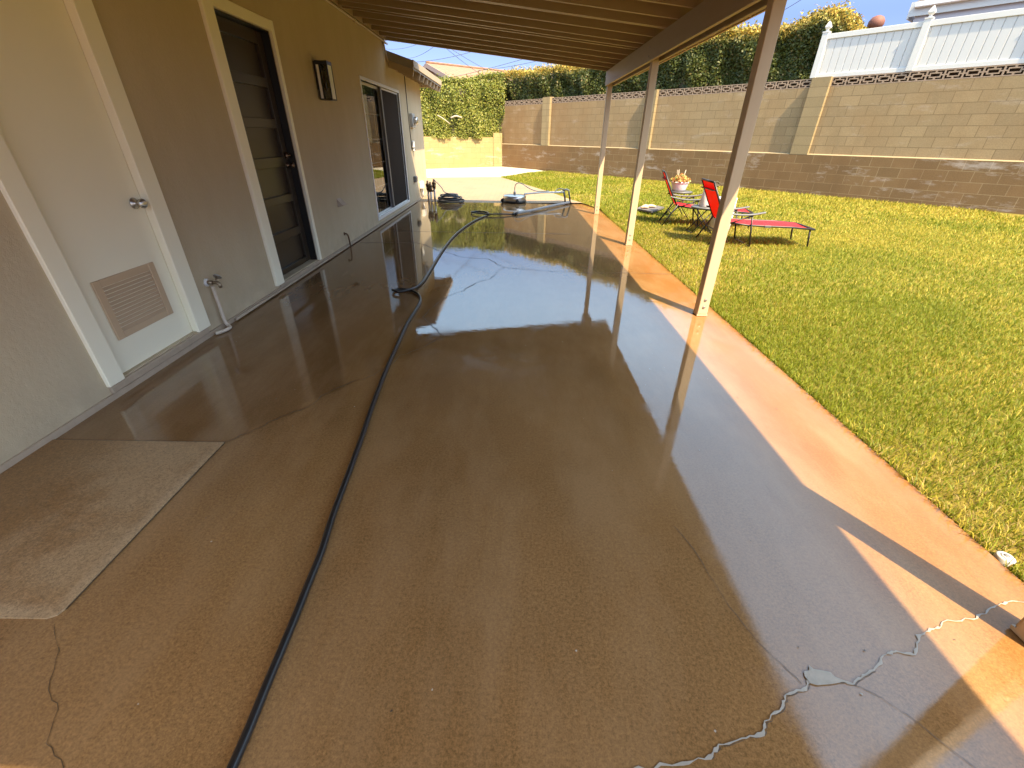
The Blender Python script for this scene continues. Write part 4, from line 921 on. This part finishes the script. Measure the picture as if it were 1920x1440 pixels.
q = MB(); q.lathe([(0.06, 2.4), (0.06, 3.70), (0.13, 3.74), (0.17, 3.81), (0.165, 3.89), (0.12, 3.96), (0.05, 3.99)], 20, c=(0, 0, 0)); p_ = wallpt(12.41, -2.0)
tag(q.build('garden_globe', 'terracotta', None, (p_[0], p_[1], 0)), 'reddish brown round cap peeking over the white fence rail', 'garden ornament')

# ------------------------------------------------------------------ loungers
def make_lounger():
    root = empty('sun_lounger')
    hw = 0.265
    def tubes(paths, r=0.0125): 
        m = MB()
        for p in paths: m.tube(p, r, 8)
        return m
    back = [(0.0, 0.335), (-0.14, 0.57), (-0.285, 0.845)]
    q = tubes([[(x, s_*hw, z) for x, z in back] for s_ in (-1, 1)]+[[(-0.285, -hw, 0.845), (-0.285, hw, 0.845)]], 0.014); q.build('back_frame', 'chair_metal', root)
    seat = [(0.0, 0.335), (0.30, 0.300), (0.58, 0.290), (0.92, 0.285), (1.25, 0.262)]
    q = tubes([[(x, s_*hw, z) for x, z in seat] for s_ in (-1, 1)]+[crom([(1.25, -hw, 0.262), (1.275, 0, 0.257), (1.25, hw, 0.262)], 4)], 0.013)
    q.build('seat_frame', 'chair_metal', root)
    def sling(prof, sag, nm):
        m = MB(); ny = 9; vs = []
        P = crom([(x, 0, z) for x, z in prof], 5)
        for p in P:
            for k in range(ny):
                v = k/(ny-1)*2-1; vs.append((p.x, v*(hw-0.012), p.z+0.004-sag*(1-v*v)))
        nv = len(vs); vs += [(x-0.003*(nm == 'back_sling'), y, z-0.003) for x, y, z in vs]
        r_ = len(P); fs = []
        for i in range(r_-1):
            for k in range(ny-1):
                a = i*ny+k; fs.append((a, a+1, a+ny+1, a+ny)); fs.append((nv+a, nv+a+ny, nv+a+ny+1, nv+a+1))
        m._add(vs, fs, True); return m.build(nm, 'red_sling', root)
    sling(seat, 0.016, 'seat_sling'); sling(back, 0.0, 'back_sling')
    q = MB(); q.box((-0.29, -hw, 0.735), (-0.222, hw, 0.745)); q.build('headrest_seam', 'chair_metal', root)
    for s_ in (-1, 1):
        y = s_*(hw+0.018)
        q = MB(); q.tube([(0.02, y, 0.36), (-0.19, y, 0.0)], 0.0125, 8); q.build('leg', 'chair_metal', root)
        q = MB(); q.tube([(0.335, y, 0.43), (0.41, y, 0.0)], 0.0125, 8); q.tube([(0.02, y, 0.31), (0.33, y, 0.425)], 0.010, 8); q.build('leg', 'chair_metal', root)
        q = MB(); q.tube([(1.20, s_*(hw-0.02), 0.265), (1.245, s_*(hw-0.02), 0.0)], 0.0125, 8); q.build('leg', 'chair_metal', root)
        arm = crom([(-0.13, y, 0.475), (0.10, y, 0.440), (0.32, y, 0.443), (0.50, y, 0.475)], 5)
        m = MB(); vs = []
        for i, p in enumerate(arm):
            wv = 0.030*(0.75 if i in (0, len(arm)-1) else 1.0); hv = 0.011
            for dy, dz in ((-wv, 0), (-wv*0.6, hv), (wv*0.6, hv), (wv, 0), (wv*0.6, -hv), (-wv*0.6, -hv)): vs.append((p.x, p.y+dy, p.z+dz))
        fs = [(i*6+k, i*6+(k+1) % 6, (i+1)*6+(k+1) % 6, (i+1)*6+k) for i in range(len(arm)-1) for k in range(6)]+[(5, 4, 3, 2, 1, 0), tuple((len(arm)-1)*6+k for k in range(6))]
        m._add(vs, fs, False); m.build('armrest', 'chair_plastic', root)
        q = MB(); q.box((0.54, y-0.012, 0.275), (0.63, y+0.006, 0.305), bev=0.004); q.build('hinge', 'chair_plastic', root)
    q = MB(); q.tube([(0.41, -hw, 0.012), (0.41, hw, 0.012)], 0.010, 8); q.build('stretcher', 'chair_metal', root)
    q = MB(); q.tube([(1.245, -hw+0.02, 0.012), (1.245, hw-0.02, 0.012)], 0.010, 8); q.build('stretcher', 'chair_metal', root)
    q = MB(); q.tube([(-0.07, -hw, 0.20), (-0.07, hw, 0.20)], 0.009, 8); q.build('stretcher', 'chair_metal', root)
    return root
la = make_lounger()
la.location = (3.03, 6.72, float(zg(3.1, 6.7))-0.005); la.rotation_euler = (0, 0, R(-3.5))
tag(la, 'red sling lounger stretched out nearest the patio posts', 'lounger', 'red folding loungers on the lawn')
lb = copy_tree(la); lb.location = (2.86, 8.24, float(zg(2.8, 8.2))-0.005); lb.rotation_euler = (0, 0, R(-12))
tag(lb, 'red sling lounger standing behind the other, beside the potted succulent', 'lounger', 'red folding loungers on the lawn')

def folding_table(loc, r_, h_, label):
    root = tag(empty('folding_table', loc), label, 'side table', 'small folding tables between the loungers')
    q = MB(); q.lathe([(r_*0.93, h_-0.028), (r_, h_-0.02), (r_, h_-0.006), (r_*0.97, h_)], 28); q.build('table_top', 'chair_plastic', root)
    for s_ in (-1, 1):
        y = s_*r_*0.55
        for d in (-1, 1):
            q = MB(); q.tube([(d*r_*0.75, y+0.012*d, h_-0.03), (-d*r_*0.85, y+0.012*d, 0.0)], 0.008, 7); q.build('leg', 'chair_metal', root)
    for d in (-1, 1):
        q = MB(); q.tube([(d*r_*0.80, -r_*0.55, 0.015), (d*r_*0.80, r_*0.55, 0.015)], 0.007, 7); q.build('stretcher', 'chair_metal', root)
    return root
t1 = (3.13, 8.86); t2 = (3.05, 7.42)
z1_, z2_ = float(zg(*t1)), float(zg(*t2))
folding_table((*t1, z1_), 0.22, 0.46, 'dark folding side table carrying the succulent pot')
folding_table((*t2, z2_), 0.20, 0.405, 'dark folding side table carrying the white planters')
def pot(name, loc, prof, label, cat, mat='pot_white'):
    root = tag(empty(name, loc), label, cat)
    q = MB(); q.lathe(prof, 28); q.build('pot', mat, root); return root
sp = pot('potted_succulent', (t1[0]-0.04, t1[1], z1_+0.461), [(0.105, 0.0), (0.125, 0.03), (0.15, 0.115), (0.158, 0.14), (0.165, 0.142), (0.165, 0.165), (0.150, 0.166), (0.146, 0.15), (0.02, 0.148)], 'white bowl pot of orange and green succulent on the farther folding table', 'potted plant')
n_ = 420; th = RNG.uniform(0, 2*np.pi, n_); rr = np.sqrt(RNG.uniform(0, 1, n_))*0.17
P_ = np.stack([rr*np.cos(th), rr*np.sin(th), 0.16+RNG.uniform(0, 1, n_)*0.15*(1-rr/0.25)], 1)
r_ = RNG.uniform(0, 1, n_)[:, None]; tn = np.where(r_ < 0.4, np.array([0.50, 0.20, 0.07]), np.where(r_ < 0.75, np.array([0.50, 0.36, 0.10]), np.array([0.25, 0.27, 0.08])))
V, F, T = leaves(P_, np.tile(np.array([0, 0, 1.0]), (n_, 1)), 0.055, tn, 1.2); np_mesh('foliage', V, F, 'hedge_leaf', T, sp)
q = MB()
for a in (0.4, 1.9, 2.7, 3.6, 5.1): q.tube([(0.05*math.cos(a), 0.05*math.sin(a), 0.15), (0.09*math.cos(a), 0.09*math.sin(a), 0.36)], 0.004, 5)
q.build('stem', 'branch', sp)
pl = pot('tall_planter', (t2[0]+0.02, t2[1]-0.02, z2_+0.406), [(0.105, 0.0), (0.11, 0.01), (0.085, 0.24), (0.082, 0.25), (0.074, 0.25), (0.074, 0.235), (0.01, 0.235)], 'white tapered planter on the nearer folding table behind the red backrest', 'planter')
q = MB(); q.tube(crom([(0.0, 0, 0.235), (0.03, 0.0, 0.33), (0.10, 0.01, 0.36), (0.14, 0.01, 0.33)], 4), 0.012, 6); q.tube(crom([(0, 0, 0.235), (0.05, 0, 0.31), (0.12, -0.02, 0.30)], 4), 0.014, 6); q.build('dark_stem', 'dark_core_stem', pl)
p3_ = pot('round_planter', (3.42, 7.52, float(zg(3.4, 7.5))), [(0.12, 0.0), (0.16, 0.03), (0.17, 0.30), (0.165, 0.50), (0.17, 0.52), (0.155, 0.52), (0.15, 0.49), (0.01, 0.49)], 'large plain white planter half hidden behind the patio post', 'planter')
q = MB(); q.prism([(-0.30, -0.05), (-0.08, -0.42), (0.36, 0.22), (0.22, 0.50), (-0.10, 0.34)], 0.0, 0.03)
sl_o = tag(q.build('stepping_slab', 'slate', None, (2.80, 9.50, 0.03+float(zg(2.8, 9.5)))), 'flat dark grey slab lying in the grass left of the loungers', 'slab')
q = MB(); 
for (x, y, a, L) in ((-0.06, 0.0, 0.5, 0.20), (0.04, 0.06, 0.1, 0.22), (-0.1, -0.09, 0.0, 0.16)): q.tube(crom([(x, y, 0.02), (x+L*0.5*math.cos(a), y+L*0.5*math.sin(a), 0.035), (x+L*math.cos(a), y+L*math.sin(a), 0.02)], 4), [0.012, 0.02, 0.026, 0.03, 0.032, 0.03, 0.026, 0.02, 0.008], 8)
tag(q.build('clay_lizard', 'pink_clay', None, (2.68, 9.50, 0.062+float(zg(2.8, 9.5)))), 'pinkish clay ornament lying on the dark slab', 'ornament')
# sprinkler head at the slab edge
spk = tag(empty('sprinkler_head', (1.862, 1.073, 0.0)), 'round grey pop-up sprinkler head sunk between slab and grass', 'sprinkler')
q = MB(); q.lathe([(0.028, -0.06), (0.028, 0.008), (0.024, 0.012), (0.016, 0.011)], 20); q.build('body', 'grey_box', spk)
q = MB(); q.lathe([(0.015, 0.009), (0.015, 0.014), (0.011, 0.015)], 16); q.build('nozzle_ring', 'pot_white', spk)
q = MB(); q.lathe([(0.0105, 0.012), (0.0095, 0.017), (0.004, 0.018)], 14); q.build('nozzle', 'dark_box', spk)

# ------------------------------------------------------------------ cleaning gear
hose = [(-0.668, 0.1), (-0.668, 0.387), (-0.669, 0.488), (-0.675, 0.6), (-0.678, 0.684), (-0.683, 0.798), (-0.69, 0.916), (-0.697, 1.042), (-0.72, 1.224), (-0.737, 1.425), (-0.763, 1.719), (-0.798, 2.052), (-0.832, 2.466), (-0.853, 2.884), (-0.870, 3.247), (-0.866, 3.568), (-0.872, 3.813), (-0.921, 3.99), (-1.007, 4.107), (-1.11, 4.152), (-1.184, 4.133), (-1.192, 4.075), (-1.127, 4.029), (-1.048, 4.082), (-0.996, 4.204), (-0.965, 4.40), (-0.962, 4.75), (-0.969, 5.539), (-0.962, 6.244), (-0.929, 6.914), (-0.846, 7.601), (-0.718, 8.283), (-0.548, 8.86), (-0.549, 9.174), (-0.695, 9.337), (-0.869, 9.263), (-0.861, 9.055), (-0.69, 8.903), (-0.503, 8.842), (-0.27, 8.877), (-0.03, 8.98)]
hp = []
for i, (x, y) in enumerate(hose):
    z = 0.014
    if 21 <= i <= 23: z = 0.030
    if 36 <= i <= 39: z = 0.034
    hp.append((x, y, z))
hz_ = tag(empty('pressure_hose', (-0.67, 0.4, 0)), 'long black pressure hose snaking down the middle of the wet slab', 'hose')
q = MB(); q.tube(crom(hp, 7), 0.0125, 10); o = q.build('hose', 'rubber', hz_); o.location = (0.67, -0.4, 0)
q = MB(); q.tube([(-0.06, 8.965, 0.02), (0.0, 8.99, 0.022)], 0.022, 10); q.tube([(0.0, 8.99, 0.022), (0.035, 9.01, 0.022)], 0.028, 8); o = q.build('coupling', 'rubber', hz_); o.location = (0.67, -0.4, 0)
q = MB(); q.tube(crom([(0.035, 9.01, 0.036), (0.374, 9.43, 0.036), (0.88, 10.2, 0.036), (1.25, 10.72, 0.036)], 6), 0.027, 12)
tag(q.build('hose_sleeve', 'grey_sleeve'), 'fat pale grey sleeve joining the hose to the cleaner handle', 'hose sleeve')
# surface cleaner
sc0 = (-0.02, 10.86)
su = tag(empty('surface_cleaner', (*sc0, 0)), 'steel disc surface cleaner with a long handle lying on the slab end', 'surface cleaner')
q = MB(); q.lathe([(0.262, 0.045), (0.27, 0.05), (0.27, 0.145), (0.25, 0.165), (0.10, 0.175), (0.04, 0.18)], 36); q.build('disc', 'steel', su)
q = MB(); q.lathe([(0.268, 0.012), (0.276, 0.014), (0.276, 0.05), (0.268, 0.052)], 36); q.build('brush_skirt', 'rubber', su)
q = MB(); q.lathe([(0.03, 0.178), (0.03, 0.235), (0.018, 0.24), (0.018, 0.26)], 12); q.build('swivel', 'dull_steel', su)
for a in (3.3, 4.95, 1.2):
    q = MB(); q.lathe([(0.042, -0.016), (0.045, -0.012), (0.045, 0.012), (0.042, 0.016)], 14, c=(0.285*math.cos(a), 0.285*math.sin(a), 0.046), mat=Matrix.Rotation(R(90), 4, 'X') ); q.bar((0.25*math.cos(a), 0.25*math.sin(a), 0.12), (0.285*math.cos(a), 0.285*math.sin(a), 0.06), 0.03, 0.02); q.build('wheel', 'rubber', su)
q = MB()
for s_ in (-1, 1): q.tube(crom([(0.22, s_*0.07, 0.185), (0.5, s_*0.06, 0.215), (0.8, s_*0.06, 0.23), (1.02, s_*0.09, 0.235), (1.13, s_*0.16, 0.25)], 5), 0.012, 8)
q.tube([(1.13, -0.16, 0.25), (1.13, 0.16, 0.25)], 0.012, 8); q.build('handle_bar', 'steel', su)
for (x, y) in ((1.13, -0.16), (1.16, 0.14), (1.25, -0.1)):
    q = MB(); q.tube([(x, y, 0.26), (x+0.03, y-0.02, 0.14), (x+0.05, y-0.02, 0.02)], 0.018, 8); q.build('grip', 'rubber', su)
q = MB(); q.tube(crom([(1.13, 0.0, 0.26), (1.2, -0.03, 0.30), (1.27, -0.05, 0.27)], 4), 0.02, 8); q.tube(crom([(0.95, 0.0, 0.25), (1.0, 0.02, 0.30), (1.08, 0, 0.31), (1.2, -0.04, 0.29)], 4), 0.011, 8); q.build('spray_gun', 'dull_steel', su)
q = MB(); q.tube(crom([(0.0, 0, 0.25), (0.005, 0, 0.34), (0.03, 0, 0.395), (0.09, 0.0, 0.42), (0.18, 0, 0.40), (0.32, 0, 0.32), (0.46, 0, 0.265), (0.62, 0, 0.245), (0.80, 0.0, 0.26)], 5), 0.010, 8); q.build('whip_hose', 'dull_steel', su)
# coiled hose
ch = tag(empty('coiled_hose', (-1.53, 10.82, 0)), 'black hose coiled in a heap at the slab end by the house', 'hose')
pts = []
N = 200
for i in range(N):
    t = i/(N-1); lay = t*8.0; a = lay*2*math.pi; k = int(lay)
    rad = 0.305-0.155*t**1.5+0.018*math.sin(lay*2.1)
    z = 0.014+0.019*lay
    pts.append((rad*math.cos(a)+0.02*math.sin(lay*1.7), rad*0.95*math.sin(a)+0.02*math.cos(lay*2.3), z+0.010*math.sin(a+k*1.9)))
q = MB(); q.tube(pts, 0.0125, 7); q.build('coil', 'rubber', ch)
q = MB(); q.tube(crom([pts[-1], (-0.10, 0.02, 0.19), (-0.20, 0.04, 0.31), (-0.29, 0.06, 0.40), (-0.34, 0.06, 0.44)], 5), 0.010, 7); q.tube([(-0.34, 0.06, 0.44), (-0.37, 0.07, 0.47)], 0.014, 7); q.build('hose_end', 'dull_steel', ch)
# irrigation valves
iv = tag(empty('irrigation_valves', (-1.96, 10.82, 0)), 'white riser pipes with brown sprinkler valves at the house corner', 'valve manifold')
for (x, y, h_) in ((-0.075, 0.0, 0.30), (0.0, -0.08, 0.28), (0.06, 0.06, 0.33)):
    q = MB(); q.tube([(x, y, -0.02), (x, y, h_)], 0.024, 10); q.build('riser', 'white_metal', iv)
    q = MB(); q.tube([(x, y, h_-0.06), (x, y, h_+0.04)], [0.035, 0.045], 10); q.lathe([(0.05, h_+0.04), (0.048, h_+0.07), (0.025, h_+0.09), (0.02, h_+0.14), (0.012, h_+0.145)], 12, c=(x, y, 0)); q.build('valve', 'bronze', iv)
q = MB(); q.tube([(-0.075, 0, 0.23), (0.0, -0.08, 0.23), (0.06, 0.06, 0.23)], 0.022, 8); q.build('crosspipe', 'bronze', iv)
